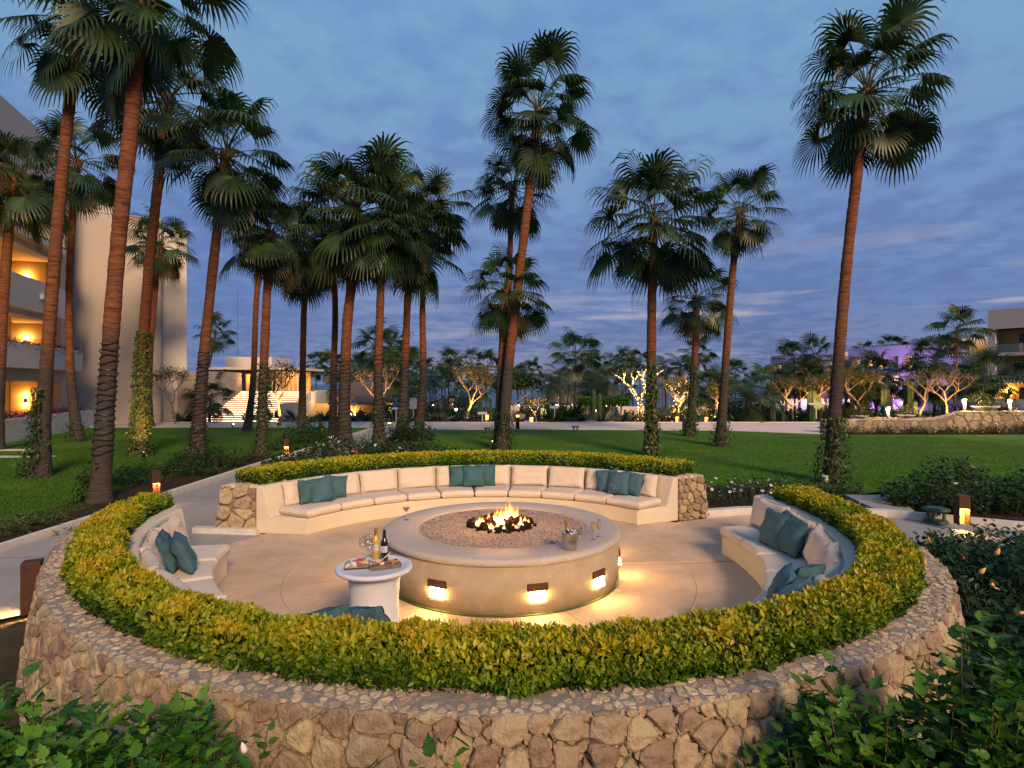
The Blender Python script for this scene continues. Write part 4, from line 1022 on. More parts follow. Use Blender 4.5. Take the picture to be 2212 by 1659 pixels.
ivy(13, 0, 1.7, 420, 'dark ivy on the foot of the palm in the shrubs', .07)
ivy(16, 0, 1.5, 750, 'dark ivy at the foot of the leaning central palm', .14)
ivy(19, .1, 3.2, 620, 'bright ivy leaves on the front of the stout palm', .03, .11, 1, .65, arc=(3.6, 5.6))
ivy(20, 0, 3.6, 620, 'ivy clothing the small palm beyond the broad crown', .05, .11)
ivy(21, 0, 1.0, 350, 'ivy tuft around the pale grey palm foot', .17)
ivy(22, 0, 1.7, 900, 'dark ivy around the foot of the tall lone palm at right', .10, arc=(2.0, 6.6))

# ---------------------------------------------------------------- shrubs
def shrub(name, label, cat, c, rad, h, n, size, matl, kind='plain', nobj=0, group=None, seed=0, tint=(.45, .2), flowers=None, z0=0.0, stems=True, hf=None, core=.75):
    """leafy mound: shoots carrying whorls of leaves spread through an uneven volume"""
    t = thing(name, label, cat, (c[0], c[1], z0), group=group); rg = np.random.default_rng(seed+5)
    ns = max(6, n//9); a = rg.uniform(0, 2*np.pi, ns); rr = np.sqrt(rg.random(ns)); 
    x = np.cos(a)*rr*rad[0]; y = np.sin(a)*rr*rad[1]
    hm = np.array([.72+.5*noise.noise(Vector((x[i]*2.1/max(rad)+seed, y[i]*2.1/max(rad), seed))) for i in range(ns)])
    hh = h*(1-.55*rr**2.6)*hm*rg.uniform(.82, 1.12, ns)
    if hf is not None: hh *= np.array([hf(x[i]/rad[0], y[i]/rad[1]) for i in range(ns)])
    lay = rg.random(ns); hh2 = hh*np.where(lay < .6, 1, rg.uniform(.35, .95, ns))
    P, Dv, N, T = [], [], [], []; sm = MB()
    for i in range(ns):
        lean = Vector((x[i]/rad[0]*.35+rg.normal(0, .12), y[i]/rad[1]*.35+rg.normal(0, .12), 1)).normalized(); tip = Vector((x[i], y[i], hh2[i])); L_ = min(.9*hh2[i], size*3.2+rg.uniform(0, size*2))
        if stems and (i % 3 == 0 or ns < 20): sm.tube([tip-lean*min(hh2[i], .8), tip], [.006, .002], 3, False)
        for k in range(9):
            f = k/8; az = k*2.4+i; p = tip-lean*L_*f; out = Vector((math.cos(az), math.sin(az), .75-.9*f+rg.normal(0, .15)))
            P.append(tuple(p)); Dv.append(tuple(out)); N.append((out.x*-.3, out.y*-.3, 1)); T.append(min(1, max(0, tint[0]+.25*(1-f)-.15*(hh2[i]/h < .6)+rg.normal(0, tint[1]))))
    P = np.array(P)+rg.normal(0, size*.15, (len(P), 3)); P[:, 2] = np.maximum(P[:, 2], .02)
    sz = rg.uniform(.65, 1.2, len(P))*size
    leafmass(t, P+np.array([c[0], c[1], z0]), np.array(Dv), np.array(N), sz, np.array(T), matl, kind, nobj, origin=(c[0], c[1], z0))
    if sm.v: sm.build('stems', M_petiole, t)['kind'] = 'stuff'
    if flowers:
        fm_, nfl, fs = flowers
        me = flower_mesh(fm_, fs)
        for i in range(nfl):
            j = rg.integers(ns); 
            inst('flower', me, t, (x[j], y[j], hh[j]+.03), (rg.uniform(-.8, .8), rg.uniform(-.8, .8), rg.uniform(0, 6)), rg.uniform(.7, 1.2))
    return t
_fc = {}
def flower_mesh(m, s):
    if (m.name, s) in _fc: return _fc[m.name, s]
    b = MB()
    for k in range(5):
        a = k*2*math.pi/5; c, sn = math.cos(a), math.sin(a)
        q = [(0, 0, 0), (.5, .3, .25), (1, .22, .45), (1.05, -.15, .42), (.5, -.3, .25)]
        b.add([((x*c-y*sn)*s, (x*sn+y*c)*s, z*s) for x, y, z in q], [(0, 1, 4), (1, 2, 3, 4)])
    me = b.mesh('flower', True); me.materials.append(m); _fc[m.name, s] = me; return me
def bud(parent, loc, m, s, rot):
    me = _fc.get(('bud', m.name))
    if me is None:
        me = MB().lathe([(.001, 0), (.28, .2), (.36, .5), (.25, .9), (.02, 1.35)], 7).mesh('bud', True); me.materials.append(m); _fc['bud', m.name] = me
    return inst('bud', me, parent, loc, rot, s)
# near foreground hibiscus
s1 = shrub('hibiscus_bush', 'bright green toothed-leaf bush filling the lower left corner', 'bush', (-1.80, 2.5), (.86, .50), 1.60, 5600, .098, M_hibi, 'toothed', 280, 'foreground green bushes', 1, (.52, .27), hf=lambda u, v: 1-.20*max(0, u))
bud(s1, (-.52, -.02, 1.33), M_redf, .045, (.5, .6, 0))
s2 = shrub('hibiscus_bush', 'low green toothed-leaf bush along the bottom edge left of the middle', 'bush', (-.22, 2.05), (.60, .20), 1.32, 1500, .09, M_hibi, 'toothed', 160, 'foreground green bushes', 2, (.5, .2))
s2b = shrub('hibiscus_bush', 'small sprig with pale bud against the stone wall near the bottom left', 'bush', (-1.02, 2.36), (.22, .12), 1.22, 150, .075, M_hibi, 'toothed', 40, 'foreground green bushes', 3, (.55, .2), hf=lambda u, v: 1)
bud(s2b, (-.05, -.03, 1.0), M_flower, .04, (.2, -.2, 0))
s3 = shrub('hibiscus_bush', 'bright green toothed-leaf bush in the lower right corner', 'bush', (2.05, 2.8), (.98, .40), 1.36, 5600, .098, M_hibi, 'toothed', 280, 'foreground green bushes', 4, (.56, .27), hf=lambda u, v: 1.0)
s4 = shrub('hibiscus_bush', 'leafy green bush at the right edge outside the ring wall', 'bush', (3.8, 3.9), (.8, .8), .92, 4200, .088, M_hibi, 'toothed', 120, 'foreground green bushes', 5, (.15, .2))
s5 = shrub('flowering_shrub', 'dark green shrub bank with yellow-orange blooms beside the wall at right', 'shrub', (5.55, 6.0), (1.1, 2.1), 1.02, 8500, .085, M_dark, 'plain', 150, 'shrub beds beside the ring', 6, (.55, .25), flowers=(M_peach, 12, .06), hf=lambda u, v: .92-.30*v)
s5b = shrub('flowering_shrub', 'dark shrubs between the right bank and the right edge', 'shrub', (6.7, 7.2), (1.5, 1.5), .72, 6000, .085, M_dark, 'plain', 0, 'shrub beds beside the ring', 7, (.45, .2), flowers=(M_peach, 5, .05))
for k, (px, py) in enumerate([(1995, 1222), (2150, 1200), (2115, 1240), (2195, 1330)]):
    p = D(px, py, 5.3); bud(s5, p-s5.location, M_peach, .06, (.3, .3*k, 0))
s6 = shrub('flowering_shrub', 'wide dark green shrub behind the amber bollard at right', 'shrub', (9.3, 11.6), (1.9, 1.0), 1.05, 5200, .10, M_dark, 'plain', 0, 'shrub beds beside the ring', 8, (.6, .2), flowers=(M_flower, 3, .04))
s6b = shrub('flowering_shrub', 'dark shrub running off the right edge beyond the bollard', 'shrub', (11.2, 10.6), (1.6, 1.0), .85, 2600, .10, M_dark, 'plain', 0, 'shrub beds beside the ring', 9, (.45, .2), flowers=(M_flower, 3, .04))
s7 = shrub('flowering_shrub', 'low shrub with lilac and white blooms beside the right stone block', 'shrub', (4.95, 12.0), (1.0, .6), .55, 1600, .05, M_dark, 'plain', 0, 'shrub beds beside the ring', 10, (.5, .25), flowers=(M_lilac, 16, .05))
for i in range(26):
    inst('flower', flower_mesh(M_flower, .035), s7, (random.uniform(-.9, .9), random.uniform(-.6, .3), random.uniform(.25, .5)), (random.random(), random.random(), i), 1)
s7b = shrub('flowering_shrub', 'dark shrub behind the lilac flowers at the lawn edge', 'shrub', (6.2, 12.9), (1.6, .5), .62, 2200, .07, M_dark, 'plain', 0, 'shrub beds beside the ring', 11, (.5, .2))
s8 = shrub('flowering_shrub', 'green shrubs with white flowers behind the left of the back hedge', 'shrub', (-5.0, 17.2), (2.3, 2.0), .95, 5600, .11, M_dark, 'plain', 0, 'shrub beds behind the back hedge', 12, (.65, .2), flowers=(M_flower, 16, .06))
s9 = shrub('flowering_shrub', 'green shrubs around the palm feet behind the middle of the back hedge', 'shrub', (-3.0, 17.4), (2.2, 1.6), .85, 4800, .11, M_dark, 'plain', 0, 'shrub beds behind the back hedge', 13, (.6, .2), flowers=(M_redf, 3, .07))
s9b = shrub('flowering_shrub', 'low dark shrub tapering off to the right behind the back hedge', 'shrub', (-.7, 15.6), (1.8, .8), .6, 2200, .10, M_dark, 'plain', 0, 'shrub beds behind the back hedge', 14, (.35, .2), flowers=(M_redf, 2, .05))
s10 = shrub('flowering_shrub', 'rounded green bush beside the garden path at the palm cluster', 'shrub', (-8.6, 24.3), (1.0, 1.0), 1.3, 1600, .13, M_dark, 'plain', 0, 'shrub beds behind the back hedge', 15, (.6, .2))
s11 = shrub('flowering_shrub', 'rounded green bush among the right palms of the cluster', 'shrub', (-4.4, 25.2), (1.1, 1.0), 1.35, 1700, .13, M_dark, 'plain', 0, 'shrub beds behind the back hedge', 16, (.55, .2))
for k, (px, py, rx, h, n, lab) in enumerate([(265, 1050, .9, .55, 1100, 'dark low shrub beside the foot of the thickest corded palm'), (385, 1030, 1.3, .55, 1700, 'dark low shrub strip beyond the dark bollard at left'), (455, 1012, 1.3, .6, 1800, 'dark low shrub near the bend of the left curb'), (640, 975, 1.1, .8, 1400, 'dark leafy shrub next to the small orange bollard'), (470, 1000, 1.4, .7, 1500, 'shrub at the foot of the corded palm by the stairs'), (95, 1150, .9, .32, 700, 'sparse yellow-green tuft at the near edge of the left lawn')]):
    p = G(px, py); shrub('flowering_shrub', lab, 'shrub', (p.x-.2, p.y), (rx, .5), h, n, .075, M_dark if k < 5 else M_vine, 'plain', 0, 'shrubs along the left path', 30+k, (.4 if k < 5 else .7, .2))
for q in ([(-11.5, 8.45), (-7.6, 8.5), (-7.6, 12), (-7.65, 16.5), (-7.6, 20), (-8.9, 20), (-9.3, 16.5), (-9.0, 12.5), (-9.2, 9.6), (-11.5, 9.3)],): sheet('bed_left', q, .045, M_soil)
sheet('bed_back', [(-5.7, 12.5), (-.6, 13.6), (1.0, 16.5), (-2, 18.8), (-5.0, 26), (-5.7, 27)], .044, M_soil)
sheet('bed_right', [(3.6, 10.95), (5.2, 11.2), (6.8, 11.0), (7.1, 12.9), (8, 13.6), (4.2, 13.9), (3.0, 12.6)], .044, M_soil)
sheet('bed_far_right', [(8.4, 10.6), (11.5, 9.2), (14, 9.2), (14, 12.6), (8.2, 12.6)], .044, M_soil)

# blades standing out of the nearer lawn
def grass(name, x0, x1, y0, y1, n, test=None):
    x = rng.uniform(x0, x1, n); y = y0+(y1-y0)*rng.random(n)**1.6
    if test is not None: k = test(x, y); x, y = x[k], y[k]; n = len(x)
    P = np.stack([x, y, np.full(n, .03)], 1); Dv = unit(np.stack([rng.normal(0, .45, n), rng.normal(0, .45, n), np.ones(n)], 1)); N = rng.normal(0, 1, (n, 3))
    V = np.array([(0, .14, 0), (0, -.14, 0), (1, 0, 0)]); d = Dv; s = unit(np.cross(N, d)); sz = rng.uniform(.03, .06, n)
    W = (V[None, :, 0, None]*d[:, None]+V[None, :, 1, None]*s[:, None])*sz[:, None, None]+P[:, None]
    tn = np.clip(rng.normal(.35, .22, n)+.35*(np.sin(x*1.3+y)*np.sin(y*1.7) > .75), 0, 1)
    o = np_mesh(name, W.reshape(-1, 3), np.arange(3*n).reshape(-1, 3), M_grassb, None, False, np.repeat(tn, 3)); o['kind'] = 'stuff'
grass('grass_left', -17, -8.0, 8.6, 26, 170000, lambda x, y: (x < -8.7-.4*np.sin(y)) & (x > -y*.95))
grass('grass_right', -2.5, 20, 12.8, 27, 230000, lambda x, y: (x < y*.92) & ((x > 8.5) | (y > 13.9)))
# ---------------------------------------------------------------- white table and what stands on it
TX, TY, TZ = -1.317, 5.55, .75
tb = thing('cocktail_table', 'round white table in a stretch cover beside the fire pit', 'table', (TX, TY, 0))
MB().lathe([(.30, .0), (.275, .04), (.235, .25), (.228, .42), (.240, .60), (.262, .69), (.28, .71)], 48).build('stretch_cover', M_white, tb, True)
MB().lathe([(.26, .70), (.335, .702), (.355, .712), (.363, .727), (.357, .743), (.345, .7495), (.325, .7500), (.322, .7485), (.0, .7485)], 64).build('tabletop', M_white, tb, True)
def on_table(px, py, z=.75): return G(px, py, z)
def wineglass(p, label, h=.215, rb=.041, bowl=True, fill=None):
    t = thing('wine_glass', label, 'glass', tuple(p), group='empty wine glasses on the white table')
    k = h/.215; MB().lathe([(.034*k, 0), (.033*k, .003), (.005*k, .008), (.0035*k, .03), (.0035*k, .095*k), (.006*k, .102*k)], 18).build('stem', M_glass, t, True)
    MB().lathe([(.004, .100*k), (rb*.7, .115*k), (rb, .142*k), (rb*.98, .17*k), (rb*.8, .213*k), (rb*.82, .215*k)], 22).build('bowl', M_glass, t, True); return t
wineglass(on_table(784, 1206.8), 'empty wine glass standing leftmost on the white table'); wineglass(on_table(796, 1202), 'empty wine glass at the back beside the pale wine bottle'); wineglass(on_table(798, 1213.8), 'empty wine glass nearest the cheese board')
def bottle(p, label, body, cap, top=None, h=.30):
    t = thing('wine_bottle', label, 'bottle', tuple(p), group='wine bottles on the white table')
    MB().lathe([(.030, 0), (.0365, .006), (.037, .17), (.033, .195), (.018, .222), (.0145, .24), (.014, .262)], 26).build('bottle_body', body, t, True)
    MB().lathe([(.0150, .238), (.0150, .298), (.013, .302), (.0, .302)], 20).build('capsule', cap, t, True)
    b = MB(); 
    for i in range(9):
        a = -math.pi/2-1.05+i*2.1/8
        for z in (.088, .150): b.v.append((math.cos(a)*.0378, math.sin(a)*.0378, z))
    b.f = [(2*i, 2*i+2, 2*i+3, 2*i+1) for i in range(8)]; lb = b.build('label', M_label, t, True)
    m = MB().lathe([(.0, 0), (.0055, 0), (.005, .001), (0, .0012)], 12).xf(Matrix.Translation((-.003, -.0388, .128)) @ Matrix.Rotation(R(90), 4, 'X')); m.build('emblem', M_black, lb)
    MB().box(-.014, .012, -.0387, -.0380, .1035, .1065).build('label_line', M_grey, lb); MB().box(-.010, .008, -.0387, -.0380, .098, .0998).build('label_line', M_grey, lb)
    return t
M_pw = glassmat('pale_wine_glass', (.78, .60, .18), .72)
bt = bottle(on_table(811.7, 1207.9), 'tall bottle of pale white wine with grey label and copper capsule', M_wine, M_cork)
bottle(on_table(830.6, 1211.5), 'dark red wine bottle with grey label', M_redwine, M_black)
p = on_table(771.5, 1222.5); t = thing('cheese_board', 'square black board of cheese, cold cuts and red fruit', 'food board', tuple(p), R(12))
MB().box(-.115, .115, -.115, .115, .0, .012).build('board', M_slate, t, False, .002); MB().box(-.107, .107, -.107, .107, .0125, .0145).build('board_top', M_marble, t)
rg = random.Random(4)
def morsels(parent, name, m, cx, cy, n, sx, sy, s, z=.015, long_=1.0, kind='box'):
    for i in range(n):
        x = cx+rg.uniform(-sx, sx); y = cy+rg.uniform(-sy, sy); q = s*rg.uniform(.8, 1.2)
        b = MB().box(-q*long_, q*long_, -q, q, 0, q*.9) if kind == 'box' else MB().lathe([(q*1.1, 0), (q*1.2, q*.3), (q*.9, q*.5), (0, q*.55)], 10)
        o = b.build(name, m, parent, kind != 'box'); o.location = (x, y, z+rg.uniform(0, s)); o.rotation_euler = (rg.uniform(-.3, .3), rg.uniform(-.3, .3), rg.uniform(0, 6))
M_cheese = mat('pale_cheese', (.68, .52, .28), .6, .15, 9); M_fruit = mat('red_fruit', (.58, .08, .02), .35, .3, 9); M_ham = mat('pink_ham', (.55, .20, .15), .5, .4, 30); M_cream = mat('white_cheese', (.72, .66, .54), .6, .12, 9); M_fish = mat('blue_grey_slices', (.22, .28, .32), .3, .3, 10)
M_darkb = mat('dark_berry', (.03, .02, .04), .3, .3, 10); M_pastry = mat('pastry', (.45, .26, .10), .7, .3, 10); M_brownham = mat('brown_nuts', (.30, .14, .07), .6, .4, 10)
morsels(t, 'strawberry', M_fruit, .025, .075, 14, .035, .028, .012); morsels(t, 'smoked_slice', M_fish, -.06, .075, 8, .035, .02, .013, kind='disc')
morsels(t, 'cheese_stick', M_cheese, .06, .02, 14, .035, .035, .007, long_=3.2); morsels(t, 'cheese_cube', M_cream, -.055, -.035, 16, .045, .05, .011); morsels(t, 'ham_slice', M_ham, .0, .0, 8, .03, .03, .014, kind='disc'); morsels(t, 'nut', M_brownham, .055, -.075, 16, .04, .02, .008)
p = on_table(832.5, 1226); t = thing('canape_board', 'driftwood board with small tarts and breadsticks', 'food board', tuple(p), R(20))
b = MB().prism([(-.15, -.05), (-.11, -.075), (.13, -.06), (.15, -.02), (.14, .055), (.02, .06), (-.10, .045), (-.15, .0)], 0, .035); b.build('board', M_drift, t, False, .006)
for x, y, m2, s in ((-.10, .01, M_ham, .022), (-.035, -.02, M_cream, .024), (-.03, .03, M_fruit, .015), (.03, .02, M_brownham, .02), (.065, .01, M_fruit, .014), (.10, .015, M_pastry, .026)):
    o = MB().lathe([(s*.9, 0), (s, .012), (s*.95, .02), (0, .022)], 14).build('tart', m2 if m2 is not M_fruit else M_pastry, t, True); o.location = (x, y, .035)
    for i in range(6):
        q = MB().lathe([(.0, 0), (.006, .003), (.005, .008), (0, .011)], 8).build('berry', M_darkb if x > .08 else M_fruit, t, True); q.location = (x+rg.uniform(-.012, .012), y+rg.uniform(-.012, .012), .054)
for a in (0, .5): MB().tube([(-.06, -.02+a*.05, .06), (.05, .02+a*.05, .13-a*.05)], .004, 6).build('breadstick', M_cheese, t)
morsels(t, 'edible_flower', mat('yellow_petal', (.7, .55, .04), .6), .065, -.035, 4, .01, .006, .005, .036)

# ---------------------------------------------------------------- on the pit ledge
p = G(1231, 1186.8, .64); t = thing('ice_bucket', 'steel ice bucket with ring handles on the pit ledge', 'bucket', tuple(p))
MB().lathe([(.070, 0), (.074, .004), (.086, .10), (.096, .188), (.101, .195), (.099, .20), (.094, .197), (.090, .185), (.080, .08), (.0, .06)], 40).build('pail', M_steel, t, True)
for s in (-1, 1):
    h = MB().box(s*.088-.008, s*.088+.008+s*.01, -.008, .008, .155, .17).build('handle_bracket', M_steel, t)
    q = []
    for i in range(15): a = i/14*2*math.pi; q.append((s*.108, math.sin(a)*.018, .145+math.cos(a)*.021))
    MB().tube(q, .003, 6, False).build('ring_handle', M_steel, t, True)
rm = rockmesh(50); rm.materials.clear(); rm.materials.append(M_ice); rm.name = 'ice_cube'
for i in range(34):
    r = .078*math.sqrt(rg.random()); a = rg.uniform(0, 6.28); inst('ice_cube', rm, t, (r*math.cos(a), r*math.sin(a), .178+rg.uniform(0, .02)), (rg.random()*6, rg.random()*6, 0), .014)
t2 = thing('champagne_bottle', 'gold-necked champagne bottle leaning in the ice bucket', 'bottle', (p.x+.012, p.y, p.z+.06)); t2.rotation_euler = (0, R(-13), 0)
MB().lathe([(.040, 0), (.042, .09), (.038, .13), (.024, .165), (.017, .19)], 24).build('bottle_body', M_redwine, t2, True)
MB().lathe([(.0345, .135), (.024, .166), (.018, .19), (.0155, .25), (.019, .262), (.019, .275), (.015, .288), (0, .29)], 24).build('foil', M_foil, t2, True)
MB().lathe([(.0425, .09), (.0425, .10), (.041, .12), (.0405, .121)], 24).build('collar_label', M_label, t2, True)
for k, (px, py) in enumerate([(1280.7, 1165.7), (1293.5, 1160)]):
    p = G(px, py, .64); t = thing('champagne_flute', ['champagne flute standing nearer the pit ledge rim', 'champagne flute standing farther to the back and right'][k], 'glass', tuple(p), group='filled champagne flutes on the pit ledge')
    MB().lathe([(.030, 0), (.029, .003), (.004, .007), (.003, .03), (.003, .085), (.006, .09)], 16).build('stem', M_glass, t, True)
    MB().lathe([(.005, .09), (.020, .115), (.0245, .15), (.024, .20), (.023, .205)], 20).build('bowl', M_glass, t, True)
    MB().lathe([(.003, .094), (.017, .117), (.0215, .148), (.0215, .178), (0, .178)], 20).build('champagne', M_champ, t, True)
p = G(877.8, 1123.4, .64); t = thing('martini_glass', 'martini glass of red cocktail on the left of the pit ledge', 'glass', tuple(p))
MB().lathe([(.038, 0), (.037, .003), (.004, .008), (.003, .03), (.003, .10)], 18).build('stem', M_glass, t, True)
MB().lathe([(.003, .10), (.052, .165), (.054, .17)], 22).build('bowl', M_glass, t, True)
MB().lathe([(.002, .103), (.042, .153), (0, .153)], 22).build('cocktail', M_red, t, True)

# ---------------------------------------------------------------- bollards
def bollard(px, py, d=None, h=.72, w_=.13, label='', face=0, e=6, z=.0, lit=True, amber=False, group='brown steel path bollards'):
    h *= .74; p = G(px, py, z) if d is None else D(px, py, d); t = thing('bollard_light', label, 'bollard', tuple(p), R(face), group)
    a = w_/2
    MB().box(-a, a, -a, a, h*.56, h).build('head', M_corten, t, False, .003)
    for x in (-a, a-.012): MB().box(x, x+.012, -a, a, 0, h*.56-.001).build('side_plate', M_corten, t)
    MB().box(-a+.013, a-.013, a-.012, a, 0, h*.56-.001).build('back_plate', M_corten if not amber else M_lens2, t)
    if lit:
        MB().box(-a+.02, a-.02, -a+.02, a-.02, h*.56-.012, h*.56-.002).build('lens', M_lens, t)
        area_light('glow', t, (0, -.01, h*.56-.02), (R(-14), 0, 0), w_*.7, w_*.6, e, (1, .50, .16))
    return t
bollard(335, 1078, None, .78, .155, 'brown steel bollard by the curb above the left end of the golden hedge', 50, 9, .14)
bollard(70, 1322, 6.25, .74, .17, 'big brown steel bollard at the left edge beside the stone ring wall', -62, 22)
bollard(2078, 1133, None, .66, .17, 'glowing amber bollard on the curb at the right', -10, 14, .14, amber=True)
bollard(617, 985, None, .75, .17, 'small brown bollard with an orange slot by the shrubs behind the back hedge', 35, 12, .05)
bollard(253, 915, 36, .85, .22, 'orange glowing bollard against the pale gable wall', 10, 16)
bollard(693, 942, None, .8, .2, 'brown bollard beside the garden path between the palms', 30, 14)
bollard(841, 925, 36, .8, .2, 'short bollard at the road where the garden path ends', 20, 6)
bollard(940, 912, 37.5, .8, .25, 'dark bollard at the foot of the lit stairs', 0, 0, lit=False)
bollard(1118, 930, None, .95, .2, 'dark unlit bollard in the middle of the lawn edge', 0, 0, lit=False)
bollard(1796, 912, 33, .9, .28, 'unlit-faced brown bollard left of the small ivy palm', 0, 0, lit=False) if False else None
bollard(1480, 930, 30.5, .9, .24, 'dark bollard left of the small ivy palm', 0, 0, lit=False)
for px, py, lab in ((1462, 912, 'orange bollard in the planting left of the round green tree'), (1525, 913, 'orange bollard in the planting behind the small ivy palm'), (1148, 913, 'orange bollard in the planting right of the central palms'), (1052, 908, 'orange bollard in the planting left of the central palms'), (903, 905, 'orange bollard behind the right palms of the cluster'), (1797, 912, 'orange bollard at the promontory'), (1118, 908, 'red-orange bollard between rocks'), (1145, 900, 'x')):
    if lab in ('x',): continue
    bollard(px, py, 37.6, .8, .24, lab, 0, 8, amber=True, group='orange bollards along the planting bed')
# garden lantern (green mushroom light) and others
def lantern(p, label, s=1.0):
    t = thing('garden_lantern', label, 'lantern', tuple(p), group='green mushroom lanterns')
    MB().lathe([(.17*s, 0), (.17*s, .06*s), (.14*s, .08*s), (0, .08*s)], 20).build('base', M_green, t, True)
    for k in range(4):
        a = k*math.pi/2+.6; MB().box(-.02*s, .02*s, -.015*s, .015*s, .07*s, .23*s).xf(Matrix.Translation((math.cos(a)*.11*s, math.sin(a)*.11*s, 0))).build('post', M_green, t)
    MB().lathe([(.0, .225*s), (.19*s, .225*s), (.19*s, .255*s), (.12*s, .275*s), (0, .28*s)], 20).build('cap', M_green, t, True)
lantern(G(2022, 1133), 'squat green mushroom lantern in the shadow left of the amber bollard', 1.1)
lantern(G(1243, 934), 'dark green mushroom lantern at the right lawn edge', 1.15)
lantern(G(1053, 938), 'dark green mushroom lantern left of the central palms', 1.15)
def spotfix(p, label, target, e=60, ang=70, col=(1, .50, .15), lampz=.25, size=.09, seen=True, group='garden spotlights'):
    t = thing('garden_spotlight', label, 'spotlight', tuple(p), group=group)
    MB().tube([(0, 0, 0), (0, 0, lampz-.06)], .015, 6).build('stake', M_black, t)
    dv = (Vector(target)-Vector(p)-Vector((0, 0, lampz))).normalized(); c = Vector((0, 0, lampz))
    MB().tube([c-dv*.08, c+dv*.05], size*.6, 10).build('housing', M_black, t)
    MB().tube([c+dv*.051, c+dv*.06], size*.5, 10).build('lens', M_bulb, t)
    spot_light('beam', t, tuple(c+dv*.08), tuple(c+dv*3), e, col, ang, .04)
    return t
t_, pth, wb_ = P_[4]; spotfix((pth[0].x+1.0, pth[0].y-1.4, 0), 'small spotlight in the grass shining on the golden ivy', (pth[0].x, pth[0].y, 2.0), 480, 80)
t_, pth, wb_ = P_[8]; spotfix(D(503, 928, 31), 'small bright spotlight in the lawn left of the lit slender palm', (pth[0].x, pth[0].y, 1.2), 420, 60)
t_, pth, wb_ = P_[16]; spotfix(G(1065, 968), 'tiny spotlight lighting leaves at the central palm foot', (pth[0].x-.2, pth[0].y, .5), 25, 60)
# ladder-like white stake by the tall right palm, path signs
p = G(1782, 1048); t = MB().lathe([(.07, 0), (.08, .22), (.08, .24), (.05, .24)], 14).build('white_post', M_curb, None, True); t.location = p; tag(t, 'stubby white post beside the ivy-footed tall right palm', 'post')
def sign(px, py, d, h, w_, label, tall=False):
    p = D(px, py, d); t = thing('garden_sign', label, 'sign', tuple(p), R(random.uniform(-20, 20)), 'small signs in the planting beds')
    MB().box(-.03, .03, -.02, .02, 0, h*.8).build('post', M_sign, t)
    (MB().box(-w_/2, w_/2, -.03, -.01, h*.45, h) if tall else MB().box(-w_/2, w_/2, -.12, .12, -.01, .02).xf(Matrix.Translation((0, 0, h*.85)) @ Matrix.Rotation(R(30), 4, 'X'))).build('panel', M_sign, t, False)
sign(650, 905, 34.5, 1.2, .5, 'pale upright sign panel by the path under the bare tree', True)
sign(893, 903, 38, 1.3, .5, 'pale upright sign between the right palms of the cluster', True)
sign(1763, 905, 37, 1.1, .9, 'flat white sign on a post left of the tall right palm')
sign(856, 915, 36.8, 1.1, .6, 'flat sign on a post at the road behind the cluster'); sign(1042, 925, 36.8, 1.1, .6, 'flat sign on a post left of the lit bare tree'); sign(1198, 915, 37.2, 1.2, .5, 'slim sign post right of the central palms')
sign(763, 902, 37.5, 1.0, .5, 'small flat sign by the shrubs left of the bare tree'); sign(1102, 912, 37.2, 1.0, .5, 'small flat sign behind the lawn by the green lantern')
# ---------------------------------------------------------------- left hotel wing with balconies
def local_frame(name, label, cat, A, Bp, group=None):
    """thing whose +x runs from A to Bp (plan), +y away from the viewer side"""
    dx, dy = Bp[0]-A[0], Bp[1]-A[1]; return thing(name, label, cat, (A[0], A[1], 0), math.atan2(dy, dx), group), math.hypot(dx, dy)
def bpart(par, name, m, *boxes, **k):
    b = MB()
    for q in boxes: b.box(*q)
    return b.build(name, m, par, False, k.get('bevel', 0))
def sconce(par, x, y, z, e=25, s=1.0, rot=0, wallside=1):
    o = MB().box(-.05*s, .05*s, -.05*s, .05*s, -.13*s, .13*s).build('wall_sconce', M_black, par); o.location = (x, y, z); 
    for dz in (.135, -.145): MB().box(-.04*s, .04*s, -.04*s, .04*s, dz*s, dz*s+.01*s).build('bulb', M_bulb, o)
    point_light('glow_up', par, (x, y, z+.22*s), e, WARM, .04); point_light('glow_down', par, (x, y, z-.22*s), e*.8, WARM, .04)
# facade line through (-22.5,25.5) and (-24.7,32.3)
A = Vector((-20.6, 19.6)); B_ = Vector((-24.7, 32.3)); hw, LW = local_frame('hotel_wing', 'tall cream hotel wing with lit yellow balconies at the left edge', 'building', A, B_)
# local: +x along facade going away; +y to the left of it (into the building: x more negative) ; so the viewer side is -y
dpx = lambda px: None
u_of = lambda y: (y-A.y)/(B_.y-A.y)*LW
U0, U1 = u_of(21.0), u_of(31.35)
lev = [(-.1, 1.05, 2.62), (3.2, 4.37, 5.72), (5.96, 7.46, 9.0), (9.6, 9.75, 12.6)]
DEP = 2.6
bpart(hw, 'pier', M_bld, (U1, LW, 0, .6, 0, 15.2)); bpart(hw, 'near_pier', M_bld, (-3, U0, 0, .6, 0, 15.2))
bpart(hw, 'end_wall', M_bld, (LW-.4, LW, .6, 14, 0, 15.2)); bpart(hw, 'top_band', M_bld, (U0, U1, 0, .6, 12.6, 15.2))
bpart(hw, 'roof', M_bld, (-3, LW-.4, .6, 14, 14.6, 14.9))
zs = [(2.62, 3.2), (5.72, 5.96), (9.0, 9.6)]
for a, b_ in zs: bpart(hw, 'spandrel', M_bld, (U0, U1, 0, .6, a, b_))
for a, b_ in ((2.62, 2.9), (5.72, 5.95), (9.0, 9.3), (12.6, 12.9), (-.1, .3)): bpart(hw, 'balcony_slab', M_room, (U0, U1, .6, DEP+.2, a+.002, b_))
bpart(hw, 'back_wall', M_room, (U0, U1, DEP, DEP+.15, .3, 12.6))
for u in (U1-.001, (U0+U1)/2+1.6): bpart(hw, 'side_wall', M_room, (u-.12, u-.0, .6, DEP, .3, 12.6))
